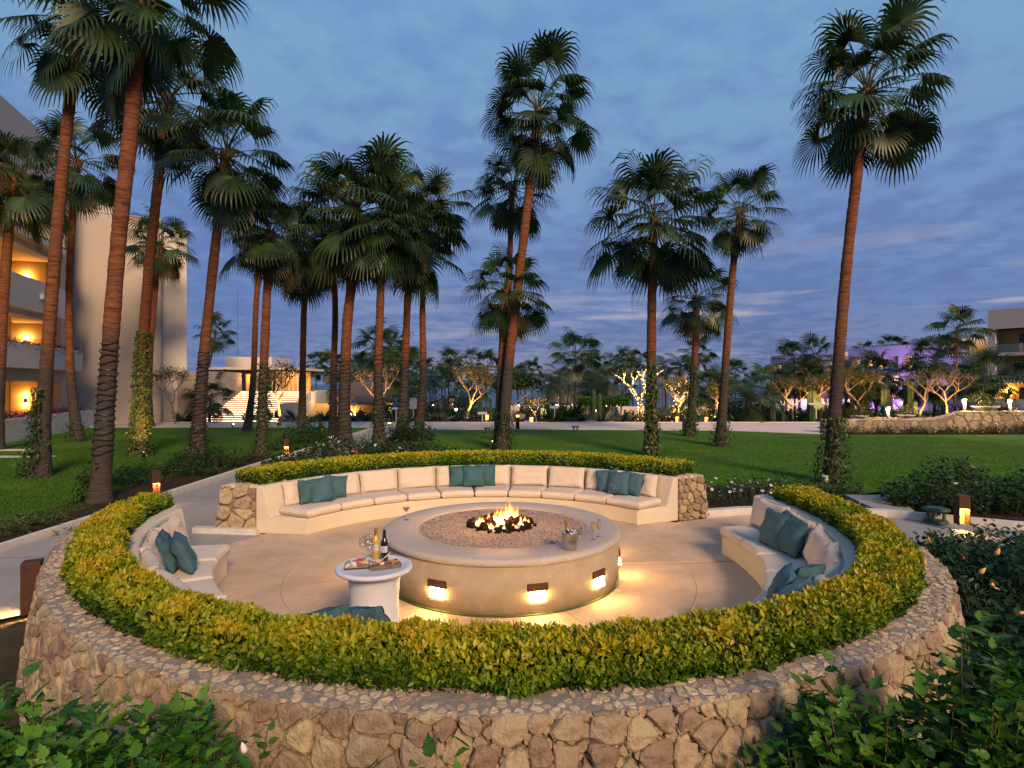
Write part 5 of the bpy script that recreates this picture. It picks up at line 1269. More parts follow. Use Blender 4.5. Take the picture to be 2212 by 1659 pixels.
for k, (b0, b1, top) in enumerate(lev):
    f0 = [.3, 3.2, 5.96, 9.6][k]
    for u in (U1-2.9, U1-6.4): 
        d = bpart(hw, 'sliding_door', M_doorg, (u, u+.9, DEP-.05, DEP-.01, f0, f0+2.1)); bpart(d, 'door_frame', M_black, (u-.06, u-.001, DEP-.07, DEP, f0, f0+2.15), (u+.901, u+.96, DEP-.07, DEP, f0, f0+2.15))
    bpart(hw, 'curtain', M_curtain, (U1-4.6, U1-3.0, DEP-.1, DEP-.06, f0, f0+2.1))
    if k < 3:
        sconce(hw, U1-.22, 1.5, top-1.0, 64); sconce(hw, U1-4.8, DEP-.12, top-1.0, 54)
# projecting planters on ground and first floor, plain parapet on the second, glass rail on the third
pl1 = bpart(hw, 'planter', M_bldw, (U0-1, LW+.3, -1.0, -.7, 0, 1.0), (U0-1, LW+.3, -.7, -.001, .9, .98), (LW+.3, LW+.5, -1.0, 0, 0, 1.0))
pl2 = bpart(hw, 'planter', M_bldw, (U0-1, LW-.4, -.8, -.55, 3.2, 4.3), (U0-1, LW-.4, -.55, -.001, 3.2, 4.22))
bpart(hw, 'parapet', M_bldw, (U0-1, LW-1.0, -.45, -.2, 5.96, 7.46), (U0-1, LW-1.0, -.2, 0.0, 5.96, 6.2))
vent = bpart(hw, 'wall_fixture', M_white, (U1-3.6, U1-3.1, -.62, -.46, 6.6, 6.85)); 
rl = bpart(hw, 'balcony_rail', M_black, (U0-1, LW-1.0, -.50, -.44, 10.55, 10.62), (U0-1, LW-1.0, -.50, -.44, 9.62, 9.68), *[(u, u+.05, -.50, -.44, 9.62, 10.6) for u in np.arange(U0-1, LW-1.0, 1.6)])
bpart(hw, 'rail_glass', M_glassrail, (U0-1, LW-1.05, -.475, -.465, 9.7, 10.54)); bpart(hw, 'balcony_floor', M_bldw, (U0-1, LW-1.0, -.5, 0, 9.3, 9.6))
for k, (z, y0, x1) in enumerate(((1.0, -.75, LW), (4.25, -.6, LW-.6))):
    n = 2600; x = rng.uniform(U0-1, x1, n); 
    P = np.stack([x, y0+rng.normal(0, .14, n)+.15, z+np.abs(rng.normal(0, .13, n))-.03*(rng.random(n) < .3)*3], 1)
    hang = rng.random(n) < .2; P[hang, 1] -= .25; P[hang, 2] -= .15
    M_ = hw.matrix_basis.copy(); 
    t = thing('bougainvillea', ['purple bougainvillea in the ground floor planter of the left wing', 'purple bougainvillea trailing from the upper planter of the left wing'][k], 'plant', tuple(hw.location), hw.rotation_euler[2], 'bougainvillea on the left wing')
    leafmass(t, P, rdir(n), rdir(n), .09, np.clip(rng.normal(.6, .3, n), 0, 1), M_bough)
# gable block behind it
gb, LG = local_frame('gable_block', 'windowless pale hotel gable behind the left palms', 'building', D(135, 0, 34).xy, D(348, 0, 36.6).xy)
bpart(gb, 'gable_wall', M_bld, (-4, LG, 0, .5, 0, 12.9)); bpart(gb, 'roof_parapet', M_bld, (-4, 2.5, .6, 3, 12.9, 13.9)); bpart(gb, 'roof', M_bld, (-4, LG, .5, 9, 12.3, 12.6))
r2 = bpart(gb, 'return_wall', M_bldw, (LG+.003, LG+1.45, .9, 7, 0, 12.6)); bpart(gb, 'roof_edge', M_bldw, (-4, LG, -.04, -.002, 12.82, 12.9))

# ---------------------------------------------------------------- stone reception building with lit stairs
rb = thing('reception_building', 'low stone-clad building with a white roof box and lit stairs', 'building', (-20, 40, 0))
def rp(name, m, *bx, par=None): return bpart(par or rb, name, m, *[(a+20, b+20, c-40, d-40, e, f) for a, b, c, d, e, f in bx])
rg = random.Random(8)
wl = rp('clad_wall', M_mortar, (-25.4, -20.25, 37.9, 43.4, 0, 3.3)); 
x = -25.4
for j in range(6):       # cladding panels on the front and on the face beside the stairs
    x = -25.4-(j % 2)*.6
    while x < -20.26:
        wd = rg.uniform(1.0, 1.6); x1 = min(-20.26, x+wd)
        if x1 > -25.4+.1: 
            o = rp('cladding_panel', M_clad, (max(x, -25.4)+.006, x1-.006, 37.85, 37.9-.001, j*.55+.006, min(3.3, j*.55+.55)-.006), par=rb)
        x = x1+.0
    y = 37.9
    while y < 43.3:
        wd = rg.uniform(.9, 1.4); y1 = min(43.4, y+wd); rp('cladding_panel', M_clad, (-20.249, -20.2, y+.006, y1-.006, j*.55+.006, min(3.3, j*.55+.55)-.006)); y = y1
nst = 15
for i in range(nst):
    y = 37.8+i*.37; z = .13*(i+1)
    st = rp('stair_tread', M_curb, (-20.19, -15.2, y, y+.42, z-.13, z)); rp('step_light', M_step, (-20.1, -15.3, y-.012, y-.001, z-.075, z-.045), par=rb)
rp('landing', M_curb, (-20.19, -15.0, 43.35, 50, 0, 1.94)); rp('stair_cheek', M_stucco, (-15.19, -14.9, 37.9, 44, 0, 1.2))
rp('back_wall', M_clad, (-24, -19.1, 49.8, 50.2, 1.94, 3.6)); rp('door_panel', M_lens2, (-19.98, -19.5, 43.5, 43.55, 1.95, 3.2)) if False else rp('doorway', M_room, (-20.0, -19.45, 43.6, 43.7, 1.95, 3.25))
rp('wing_wall', M_clad, (-19.44, -19.0, 43.6, 43.8, 1.95, 3.4)); rp('lobby_wall', M_room, (-19.6, -16.7, 48, 48.2, 1.94, 3.45))
for k in range(7): rp('lobby_column', M_stucco, (-18.9+k*.34, -18.8+k*.34, 45.5, 45.62, 1.94, 3.45))
rp('roof_slab', M_bldw, (-23.1, -16.4, 43.6, 50.6, 3.56, 3.76)); rp('roof_box', M_bldw, (-25.05, -21.0, 50.7, 55, 3.0, 4.85)); rp('soffit', M_wood, (-22.9, -16.6, 43.9, 50.4, 3.46, 3.558))
point_light('lobby_glow', rb, (1.9, 6.9, 3.1), 110, (1, .55, .2), .3); point_light('lobby_glow', rb, (2.8, 4.8, 3.1), 50, (1, .55, .2), .3); point_light('door_glow', rb, (.3, 3.2, 2.9), 28, (1, .5, .15), .1)
tw = MB().tube([(0, 0, 0), (0, 0, 6)], .03, 5).build('antenna', M_grey); tw.location = (-24.6, 52, 4.9); tag(tw, 'thin mast above the roof box of the stone building', 'mast')
# low timber beach structure right of the stairs
ks = thing('kiosk', 'small lit shelter with a thatched lean-to right of the stairs', 'shelter', (-15.2, 44, 0), R(0), None)
bpart(ks, 'counter', M_room, (0, 6, 0, .4, 0, 1.0)); bpart(ks, 'post', M_wood, (.0, .15, -.2, -.05, 0, 2.3)); bpart(ks, 'post', M_wood, (5.9, 6.05, -.2, -.05, 0, 2.3)); point_light('lamp', ks, (1, -.7, 1.6), 60, (1, .6, .3), .1)
o = MB().add([(1.6, -1.2, 1.1), (6.4, -1.2, 1.1), (5.6, 1.5, 2.6), (2.4, 1.5, 2.6), (1.6, -1.2, .95), (6.4, -1.2, .95), (5.6, 1.5, 2.4), (2.4, 1.5, 2.4)], [(0, 1, 2, 3), (4, 7, 6, 5), (0, 4, 5, 1), (1, 5, 6, 2), (2, 6, 7, 3), (3, 7, 4, 0)]).build('thatch', M_thatch, ks)

# ---------------------------------------------------------------- right hotel blocks
def hotel(name, label, px0, d0, px1, d1, z0, top, floors, bays, group=None, walldepth=12, lit=(0, 1), plain=0, balc=1.7, m=M_bld, e=70, sills=None):
    t, LN = local_frame(name, label, 'building', D(px0, 0, d0).xy, D(px1, 0, d1).xy, group); u = (LN-plain)/bays; dp = 2.2; zt = z0+3.05*floors
    bpart(t, 'parapet_wall', m, (0, LN, 0, .4, zt-.35, top)); bpart(t, 'left_wall', m, (-.4, 0, 0, walldepth, z0, top)); bpart(t, 'right_wall', m, (LN, LN+.4, 0, walldepth, z0, top)); bpart(t, 'roof', m, (0, LN, .4, walldepth, top-.7, top-.4))
    if plain: bpart(t, 'blank_wall', m, (LN-plain, LN, 0, .4, z0, zt-.35))
    for i in range(bays+1): bpart(t, 'pier', m, (i*u-.28 if i else 0, i*u+.28, .001, dp, z0, zt-.35))
    bpart(t, 'back_wall', M_room, (0, LN, dp, dp+.2, z0, zt-.35))
    for f in range(floors):
        z = z0+3.05*f
        bpart(t, 'floor_band', m, (0.28, LN-plain-.28, -.05, dp-.01, z-.35, z+.02)) if f else None
        for i in range(bays):
            a, b_ = i*u+.28, (i+1)*u-.28
            if f: 
                r = bpart(t, 'rail_glass', M_glassrail, (a, b_, .05, .07, z+.05, z+.98)); bpart(t, 'rail', M_black, (a, b_, .03, .09, z+.99, z+1.06))
            else: bpart(t, 'parapet', m, (a, b_, 0, .15, z, z+.9))
            bpart(t, 'sliding_door', M_doorg, (a+.5*(b_-a), a+.85*(b_-a), dp-.06, dp-.002, z+.05, z+2.2))
            if f in lit and (i*7+f*3) % 4 != 3: sconce(t, a+.22*(b_-a), dp-.2, z+1.75, e, 1.3)
    return t, LN
hotel('hotel_block', 'pale three-storey hotel block cut by the right edge', 2143, 66, 2330, 60, -.1, 10.9, 3, 2, None, 20, (0, 1), 0, e=120)
hb, LN = hotel('hotel_block', 'long purple-lit hotel block behind the right-hand palms', 1836, 100, 2040, 84, -1.9, 8.55, 3, 7, None, 14, (0, 1, 2), e=95)
hotel('hotel_block', 'lower purple-lit block end left of the tall lone palm', 1668, 118, 1815, 104, -2.4, 8.2, 3, 5, None, 14, (1, 2), e=60)
lb = thing('link_block', 'unlit grey-cream hotel block between the purple wing and the right edge', 'building', (D(2078, 0, 80).x, 80, 0))
bpart(lb, 'wall', M_bld, (0, 6.5, 0, 10, -2, 8.8)); bpart(lb, 'recess', M_room, (1.4, 3.9, -.05, -.002, 4.6, 8.0)); bpart(lb, 'roof_box', M_bld, (3, 9.5, 3, 9, 8.8, 9.2))
PUR = (.42, .24, 1.0)
def flood(p, target, e, label, col=PUR, ang=110):
    t = thing('flood_light', label, 'lamp', tuple(p), group='coloured flood lights'); MB().box(-.12, .12, -.1, .1, 0, .25).build('housing', M_black, t)
    spot_light('beam', t, (0, 0, .35), tuple(Vector(target)-Vector(p)), e, col, ang, .1); return t
for k, (px, d, tz) in enumerate([(1870, 88, 7), (1925, 85, 7), (1985, 78, 7), (1725, 98, 6.5)]):
    p = D(px, 0, d); p.z = terrain_z(d)+.1; flood(p, (p.x+.5, d+10, tz), 7500, ['purple flood lamp at the left of the purple wing', 'purple flood lamp in the middle of the purple wing', 'purple flood lamp at the right of the purple wing', 'purple flood lamp at the farther block'][k])
# purple pergola by the pool
pg = thing('pergola', 'low purple-lit pergola with warm wall lamps beside the far pool', 'pergola', (D(1640, 0, 88).x, 88, -2.35))
bpart(pg, 'back_wall', M_bldw, (0, 26, 2.5, 2.8, 0, 2.6)); bpart(pg, 'roof_beam', M_wood, (-.5, 26.5, -.1, .15, 2.6, 2.85), (-.5, 26.5, 2.4, 2.65, 2.6, 2.85))
for k in range(14): bpart(pg, 'post', M_wood, (k*2, k*2+.3, 0, .3, 0, 2.6))
for k in range(12): 
    o = bpart(pg, 'wall_lamp', M_bulb, (1.1+k*2, 1.25+k*2, 2.35, 2.45, 1.8, 2.0)); 
    if k % 2 == 0: point_light('glow', pg, (1.2+k*2, 2.1, 1.7), 45, WARM, .05)
for k in range(4): point_light('purple_glow', pg, (2+k*6.5, 1.0, 2.3), 420, PUR, .2)
pool = tag(MB().add([(D(1600, 0, 82).x, 80, -2.12), (D(1600, 0, 82).x+32, 77, -2.12), (D(1600, 0, 82).x+32, 82, -2.12), (D(1600, 0, 82).x, 85, -2.12)], [(0, 1, 2, 3)]).build('pool_water', emis('lit_pool', (.10, .10, 1.0), .9)), kind='structure')

# ---------------------------------------------------------------- retaining wall with bowls and lamps on the right
rw = thing('retaining_wall', 'rough stone retaining wall beyond the right lawn', 'wall', (15.6, 28.9, 0))
Lw = 14.0
def topz(s): return .72 if s < 5.4 else (.72+(s-5.4)/1.6*.4 if s < 7.0 else 1.12)
b = MB()
ss = [0, 5.4, 7, Lw]
b.v = [(s, 0.05, 0) for s in ss]+[(s, .05, topz(s)-.02) for s in ss]+[(s, .5, topz(s)-.02) for s in ss]+[(s, .5, 0) for s in ss]
for j in range(3):
    for i in range(3): b.f.append((j*4+i, j*4+i+1, (j+1)*4+i+1, (j+1)*4+i))
b.f.append((0, 4, 8, 12)); b.build('mortar_core', M_mortar, rw)
cells = [(p, a) for p, a in voronoi(Lw, 1.12, .42, .30, .40, 31) if max(q[1] for q in p) < topz(sum(q[0] for q in p)/len(p))+.10]
stonework(rw, cells, lambda s, v, h: (15.6+s, 28.95-h, v), .018, .05, M_stone, M_stones, 150, 'stone', 7, n=9, ploc=(15.6, 28.9, 0))
stonework(rw, voronoi(Lw, .5, .34, .24, .38, 33), lambda s, v, h: (15.6+s, 28.93+v, topz(s)-.03+h), .01, .035, M_capst, M_capsts, 110, 'capstone', 8, n=8, ploc=(15.6, 28.9, 0))
tag(MB().prism([(15.4, 28.05), (40, 28.0), (40, 28.95), (15.6, 28.95)], 0, .05).build('bed_retaining', M_soil), kind='structure')
rw2 = thing('retaining_wall', 'lower warm-lit stone wall behind the front retaining wall', 'wall', (18.3, 31, 0))
bpart(rw2, 'mortar_core', M_mortar, (0, 5.4, .05, .5, 0, .68))
stonework(rw2, voronoi(5.4, .70, .5, .33, .38, 34), lambda s, v, h: (18.3+s, 31.05-h, v), .018, .04, M_stone, M_stones, 40, 'stone', 9, n=8, ploc=(18.3, 31, 0))
for k in range(7):
    x = 16.6+k*1.75; shrub('flowering_shrub', 'dark low shrub with pale blooms %s the retaining wall' % ['at the left end of', 'second from the left along', 'left of the middle of', 'in the middle of', 'right of the middle of', 'where the top rises on', 'near the right edge on'][k], 'shrub', (x, 28.5), (.95, .3), [.62, .5, .55, .5, .75, 1.05, .7][k], 800, .09, M_dark, 'plain', 0, 'shrubs in front of the retaining wall', 60+k, (.45, .25), flowers=(M_flower, 4, .05))
def bowl(px, py, d, label, s=1.0):
    p = D(px, py, d); t = thing('bowl_planter', label, 'planter', tuple(p), group='wide shallow bowl planters')
    MB().lathe([(.16*s, 0), (.18*s, .02), (.50*s, .24*s), (.54*s, .27*s), (.54*s, .30*s), (.48*s, .29*s), (.40*s, .22*s), (0, .20*s)], 28).build('bowl', M_curb, t, True)
    n = 420; P = rng.normal(0, 1, (n, 3))*np.array([.27, .25, .16])*s+np.array([0, 0, .5*s]); leafmass(t, P, rdir(n), rdir(n), .085, np.clip(rng.normal(.8, .25, n), 0, 1), M_vine)
    for i in range(10): inst('flower', flower_mesh(M_flower, .06), t, (rng.normal(0, .25), rng.normal(0, .2), .55+rng.normal(0, .12)), (.5, .3*i, 0), 1)
    return t
bowl(1856, 908, 30, 'bowl planter with leafy plant on the retaining wall right of the tall lone palm', .8); bowl(1957, 906, 31, 'bowl planter in the middle of the retaining wall', .8); bowl(2128, 892, 29.3, 'bowl planter with pink blooms on the raised wall at the right', 1.1)
def postlamp(px, py, d, label, h, e=60):
    p = D(px, py, d); t = thing('post_lamp', label, 'lamp', (p.x, p.y, p.z-h), group='glowing lamps on white posts by the retaining wall')
    MB().tube([(0, 0, 0), (0, 0, h-.09)], .07, 10).build('post', M_curb, t, True); MB().lathe([(0, -.09), (.07, -.09), (.085, .06), (0, .09)], 14).xf(Matrix.Translation((0, 0, h))).build('lamp_glass', emis('lamp_glass', (1, .60, .28), 40), t, True); MB().lathe([(.10, .09), (.10, .11), (0, .13)], 14).xf(Matrix.Translation((0, 0, h))).build('cap', M_curb, t)
    point_light('glow', t, (0, -.2, h+.02), e, (1, .6, .28), .09)
postlamp(1918, 884, 31, 'short white post lamp glowing between two bowl planters', .6, 60); postlamp(2083, 867, 29.4, 'bright post lamp on the step of the retaining wall', .65, 110); postlamp(2181, 867.6, 29.6, 'bright post lamp nearest the right edge on the raised wall', .6, 110)

# ---------------------------------------------------------------- palapas, pool walls, far things
def palapa(px, d, rad, ze, zp, label, posts=8, e=0):
    x = (px-CXP)/F*d; z0 = terrain_z(d); t = thing('palapa', label, 'palapa', (x, d, z0), group='thatched palapas by the pool')
    b = MB().lathe([(rad, ze-z0-.35), (rad*1.01, ze-z0), (rad*.75, ze-z0+(zp-ze)*.34), (rad*.45, ze-z0+(zp-ze)*.70), (rad*.2, ze-z0+(zp-ze)*.93), (0, zp-z0)], 36)
    b.v = [(x_, y_, z_+.08*noise.noise(Vector((x_*3, y_*3, z_*3)))) for x_, y_, z_ in b.v]; b.build('thatch_roof', M_thatch, t, True)
    for k in range(posts): a = 2*math.pi*k/posts; MB().tube([(rad*.8*math.cos(a), rad*.8*math.sin(a), 0), (rad*.8*math.cos(a), rad*.8*math.sin(a), ze-z0+.2)], .14, 7).build('post', M_wood, t)
    if e:
        for k in range(5):
            a = k*1.3; q = (rad*.6*math.cos(a), -rad*.5+rad*.2*math.sin(a), 1.9); MB().lathe([(0, -.16), (.16, 0), (0, .16)], 8).xf(Matrix.Translation(q)).build('lantern', M_bulb, t); point_light('glow', t, q, e, (1, .5, .2), .15)
palapa(1225, 78, 3.2, .25, 2.4, 'thatched palapa at the left over the lit bar', 8, 90); palapa(1262, 84, 3.8, .3, 3.95, 'largest thatched palapa with a domed peak', 8, 60); palapa(1300, 80, 3.0, .5, 2.3, 'thatched palapa right of the domed peak', 6, 40); palapa(965, 92, 4.2, -1.2, .3, 'low broad palapa glimpsed left of the central palms', 6, 20)
pav = thing('pavilion', 'flat-roofed dark timber pavilion by the string-lit tree', 'pavilion', (D(1320, 0, 70).x, 70, -2)); bpart(pav, 'roof', M_wood, (0, 7, 0, 5, 3.0, 3.25))
for k in range(5): bpart(pav, 'post', M_wood, (.2+k*1.6, .4+k*1.6, .1, .3, 0, 3))
for k, (p0, p1, d, zt) in enumerate([(1082, 1122, 50, .55), (1168, 1182, 50, .3), (1196, 1275, 50, .55), (1328, 1334, 46, .62), (1334, 1398, 46, .60), (1478, 1530, 47, .55), (1640, 1672, 47, .3)]):
    if p1-p0 < 10: continue
    x0, x1 = (p0-CXP)/F*d, (p1-CXP)/F*d; o = MB().box(0, x1-x0, 0, .3, 0, zt-terrain_z(d)+.2).build('garden_wall', M_bldw); o.location = (x0, d, terrain_z(d)-.1); tag(o, 'low white garden wall ' + ['left of the round green tree', 'beside the leaning lit palm', 'behind the dark yucca clump', '', 'with shrubs and cacti in front of it, left of the string-lit tree', 'right of the string-lit tree', 'left of the spiky date palm', ][k], 'wall', 'low white walls by the pool')
# beach fire lights and blue glow over the pool
tag(MB().add([(-14, 58, -1.25), (16, 58, -1.25), (18, 74, -2.1), (-14, 74, -2.1)], [(0, 1, 2, 3)]).build('pool_terrace', emis('blue_lit_pool', (.10, .22, .9), .55)), kind='structure')
for k, (px, py, d) in enumerate([(1217, 886, 62), (1233, 884, 62), (1262, 882, 63), (1286, 888, 60), (1203, 890, 60), (1310, 876, 66), (1381, 872, 60), (1120, 878, 66), (1355, 893, 55), (985, 886, 60), (760, 895, 44)]):
    p = D(px, py, d); g = terrain_z(d); t = thing('torch_lamp', 'small orange lantern %s' % ['under the left palapa', 'second under the left palapa', 'under the domed palapa', 'before the green pergola bush', 'by the leaning lit palm', 'high starry lamp beside the twin cacti', 'behind the string-lit tree', 'beside the round green tree', 'right of the green pergola bush', 'left of the central palms', 'right of the bare tree'][k], 'lantern', (p.x, p.y, g), group='orange lanterns around the pool bar')
    MB().tube([(0, 0, 0), (0, 0, p.z-g-.15)], .04, 5).build('post', M_wood, t); MB().lathe([(0, -.15), (.15, -.02), (.12, .14), (0, .17)], 9).xf(Matrix.Translation((0, 0, p.z-g))).build('lantern_glass', M_bulb, t, True); point_light('glow', t, (0, -.3, p.z-g+.1), 70, (1, .5, .18), .12)

# ---------------------------------------------------------------- branching trees and shrubs in the planting strip
def tree(px, py, d, h, spread, label, seed, leaves=500, bare=False, m=None, lsize=.12, levels=4, lean=0, tint=(.5, .25), name='broadleaf_tree', lm=None, kids=3, dome=False, string=False, group='garden trees beyond the promenade', rad=None):
    h *= .86; p = D(px, py, d); z0 = p.z; t = thing(name, label, 'tree', tuple(p), group=group); rg = random.Random(seed); b = MB(); tips = []; segs = []
    def grow(pos, dv, ln, r, lv):
        q = [pos]; dd = dv.copy(); n = 4
        for i in range(n):
            dd = (dd+Vector((rg.uniform(-.22, .22), rg.uniform(-.22, .22), rg.uniform(-.05, .16)))).normalized(); q.append(q[-1]+dd*ln/n)
        b.tube(q, [r*(1-.35*i/n) for i in range(n+1)], 6 if lv > 1 else 4, False); segs.append((q, r, lv))
        if lv == 0: tips.extend(q[1:]); return
        for k in range(kids if lv > 1 else kids+1):
            a = 2*math.pi*k/kids+rg.uniform(-.6, .6); out = Vector((math.cos(a)*spread, math.sin(a)*spread, .55)).normalized(); nd_ = (dd*.45+out*.75).normalized(); grow(q[-1] if k else q[-1], nd_, ln*rg.uniform(.62, .85), r*.6, lv-1)
    grow(Vector((0, 0, 0)), Vector((lean, 0, 1)).normalized(), h*.34, rad or h*.027, levels)
    b.build('trunk', m or M_palebark, t, True)
    if leaves and tips:
        n = leaves; T = np.array([tuple(tips[rg.randrange(len(tips))]) for _ in range(n)])+rng.normal(0, .14 if not dome else .22, (n, 3)); leafmass(t, T, rdir(n), rdir(n), lsize*rng.uniform(.7, 1.2, n), np.clip(rng.normal(tint[0], tint[1], n), 0, 1), lm or M_tree, name='crown')
    if string:
        q = MB()
        for pts, r, lv in segs:
            if lv < 1: continue
            n = int(sum((pts[i+1]-pts[i]).length for i in range(len(pts)-1))/.10*(3.0 if lv > 2 else 1.8))
            for i in range(n):
                f = rg.random()*(len(pts)-1.001); k = int(f); c = pts[k].lerp(pts[k+1], f-k); a = rg.uniform(0, 6.28); c = c+Vector((math.cos(a), math.sin(a), rg.uniform(-.4, .4)))*(r+.02); s = .024
                q.add([c+Vector(v)*s for v in ((1,0,0),(-1,0,0),(0,1,0),(0,-1,0),(0,0,1),(0,0,-1))], [(0,2,4),(2,1,4),(1,3,4),(3,0,4),(2,0,5),(1,2,5),(3,1,5),(0,3,5)])
        o = q.build('fairy_lights', M_string, t); o['kind'] = 'stuff'
        for pts, r, lv in segs[:7]: point_light('glow', t, tuple(pts[2]+Vector((0, -.3, 0))), 14, (1, .6, .24), .2)
    return t
tree(605, 920, 33.5, 4.6, 1.25, 'wide bare pale tree in front of the lit stairs', 11, 260, m=M_palebark, lsize=.13, levels=4, tint=(.7, .2))
tree(378, 915, 35.5, 4.0, .8, 'thin feathery tree against the gable corner', 12, 900, m=M_bark, lsize=.10, levels=4, kids=3, tint=(.25, .15), rad=.07)
tree(822, 915, 40, 5.0, .8, 'tall pale branching tree between the palm trunks', 13, 420, levels=4, tint=(.5, .2))
tree(735, 912, 38, 2.9, 1.0, 'small lit bare tree right of the stairs', 14, 160, levels=3, tint=(.7, .2))
tree(1005, 918, 38, 4.6, 1.0, 'lit leaning pale tree with loose foliage left of the central palms', 15, 1200, levels=4, lean=.12, tint=(.75, .2))
tree(1105, 916, 39, 1.6, 1.6, 'thick-trunked round green tree right of the central palms', 16, 0, levels=2) if False else None
tree(1110, 914, 40, 4.2, 1.15, 'round dense green tree right of the central palms', 17, 5200, levels=4, lsize=.17, tint=(.45, .2), dome=True, lm=M_dark)
tree(1160, 914, 38, 2.3, 1.6, 'small flat-topped tree with lit pale branches', 18, 500, levels=3, tint=(.8, .2))
tree(1384, 914, 40, 5.4, 1.1, 'bare tree wrapped in golden fairy lights', 19, 0, levels=4, string=True, rad=.17, kids=2, lean=-.05)
tree(1448, 912, 40.5, 4.6, 1.3, 'smaller fairy-light tree behind the stout palm', 20, 0, levels=3, string=True, rad=.10, kids=3) 
tree(1468, 913, 38.5, 3.6, 1.35, 'bushy amber-lit tree right of the stout palm', 21, 1500, levels=4, tint=(.75, .25))
tree(1535, 913, 38.5, 3.2, 1.3, 'amber-lit bushy tree behind the pale-footed palm', 22, 1300, levels=4, tint=(.7, .25))
tree(1712, 915, 40, 4.0, 1.25, 'spreading bare tree before the purple pergola', 23, 1600, levels=4, tint=(.6, .25))
tree(1772, 913, 40, 3.8, 1.2, 'lit gnarled tree left of the tall lone palm', 24, 1800, levels=4, tint=(.7, .25))
tree(1868, 905, 37, 4.0, 1.3, 'lit leafy tree right of the tall lone palm', 25, 2000, levels=4, tint=(.8, .2))
tree(1985, 905, 35, 3.8, 1.4, 'wide leafless dark-branched tree before the purple wing', 26, 60, levels=4, m=M_bark)
tree(2045, 905, 35, 3.6, 1.4, 'leafless tree with amber-lit limbs before the purple wing', 27, 60, levels=4)
tree(1945, 900, 48, 2.4, 1.2, 'tiny leafless tree by the low white parapet', 28, 0, levels=3)
for k, (px, py, d, rx, h, n, lab, tn) in enumerate([(925, 912, 41, 3.6, 3.6, 4200, 'big dark spreading shrub tree right of the middle cluster', .3), (870, 908, 43, 2.2, 2.6, 1800, 'dark shrub with lit leaves behind the pale-footed palm', .4), (1278, 913, 39, 2.0, .1, 10, 'x', .3), (1420, 912, 39, 2.4, 1.2, 1500, 'amber-lit shrub behind the stout palm foot', .7), (1500, 912, 39, 2.6, 1.6, 1800, 'amber-lit shrub beside the small ivy palm', .7), (1575, 912, 40, 1.8, 2.0, 1500, 'dark shrub right of the pale-footed palm', .35), (1640, 912, 40, 2.6, 1.7, 1600, 'dark shrub under the spiky date palm', .35), (1830, 905, 37, 1.6, 1.4, 900, 'shrub behind the left end of the retaining wall', .5), (2110, 900, 36, 2.6, 1.4, 1200, 'leafy shrub behind the raised retaining wall', .55), (1210, 910, 44, 2.0, .8, 700, 'dark hedge-like shrub before the pool wall', .2)]):
    if lab == 'x': continue
    p = D(px, py, d); shrub('garden_shrub', lab, 'shrub', (p.x, p.y), (rx, 1.2), h, n, .17, M_dark if tn < .5 else M_tree, 'plain', 0, 'shrubs beyond the promenade', 80+k, (tn, .25), z0=p.z, stems=False)
def spiky(px, py, d, s, label, n=34, seed=0, name='agave', m=None, up=.8):
    p = D(px, py, d); t = thing(name, label, 'plant', tuple(p), group='spiky plants along the bed'); rg = np.random.default_rng(seed)
    a = rg.uniform(0, 6.28, n); Dv = np.stack([np.cos(a), np.sin(a), rg.uniform(.1, 2.0, n)*up], 1); P = np.zeros((n, 3)); P[:, 2] = .03
    leafmass(t, P, Dv, np.cross(Dv, np.array([0, 0, 1])), s*rg.uniform(.7, 1.1, n), rg.random(n), m or M_agave, 'spike', name='leaves', stuff=False); return t
spl = [(395, 915, 'agave at the gable corner'), (540, 912, 'agave at the left of the stairs foot'), (592, 911, 'agave right of the bare tree trunk'), (640, 912, 'agave near the boulder right of the stairs'), (700, 908, 'agave by the upright pale sign'), (770, 912, 'grey-green agave left of the middle cluster'), (792, 913, 'agave between the corded trunks'), (845, 911, 'agave by the road end'), (948, 915, 'small agave left of the lantern'), (1020, 916, 'agave right of the lit leaning tree'), (1035, 916, 'blue-green agave clump left of the central palms'), (1115, 915, 'agave under the round green tree'), (1200, 913, 'yucca clump with dark spikes left'), (1216, 913, 'tall dark yucca behind the promenade'), (1232, 913, 'dark yucca beside the medium palm foot'), (1345, 914, 'blue agave under the fairy-light tree'), (1365, 915, 'second blue agave under the fairy-light tree'), (1420, 914, 'amber-lit agave right of the stout palm'), (1500, 914, 'amber-lit spiky plant beside the small palm'), (1590, 915, 'agave right of the pale-footed palm'), (1300, 913, 'reddish grass tuft by the twin cacti'), (1262, 913, 'reddish grass tuft left of the twin cacti')]
for k, (px, py, lab) in enumerate(spl): spiky(px, py, 37.4+(k % 3)*.5, [1.0, .8, 1.2][k % 3]*(1.5 if 'yucca' in lab else 1), lab, 30 if 'yucca' not in lab else 60, k, 'yucca' if 'yucca' in lab else 'agave', M_dark if 'yucca' in lab else None)
def cactus(px, ytop, ybase, d, wpx, label, arms=0):
    p = D(px, ybase, d); h = (ybase-ytop)/F*d; r = wpx/F*d/2; t = thing('column_cactus', label, 'cactus', tuple(p), group='column cacti beyond the promenade')
    b = MB(); n = 18
    prof = [(0, .8), (h*.1, 1), (h*.9, 1), (h*.97, .75), (h, .15)]
    for z, k in prof:
        for i in range(n): a = 2*math.pi*i/n; q = r*k*(1 if i % 2 else .82); b.v.append((q*math.cos(a), q*math.sin(a), z))
    for j in range(len(prof)-1):
        for i in range(n): a = j*n+i; c = j*n+(i+1) % n; b.f.append((a, c, c+n, a+n))
    b.f.append(tuple((len(prof)-1)*n+i for i in range(n))); b.build('stem', M_cactus, t)
    return t
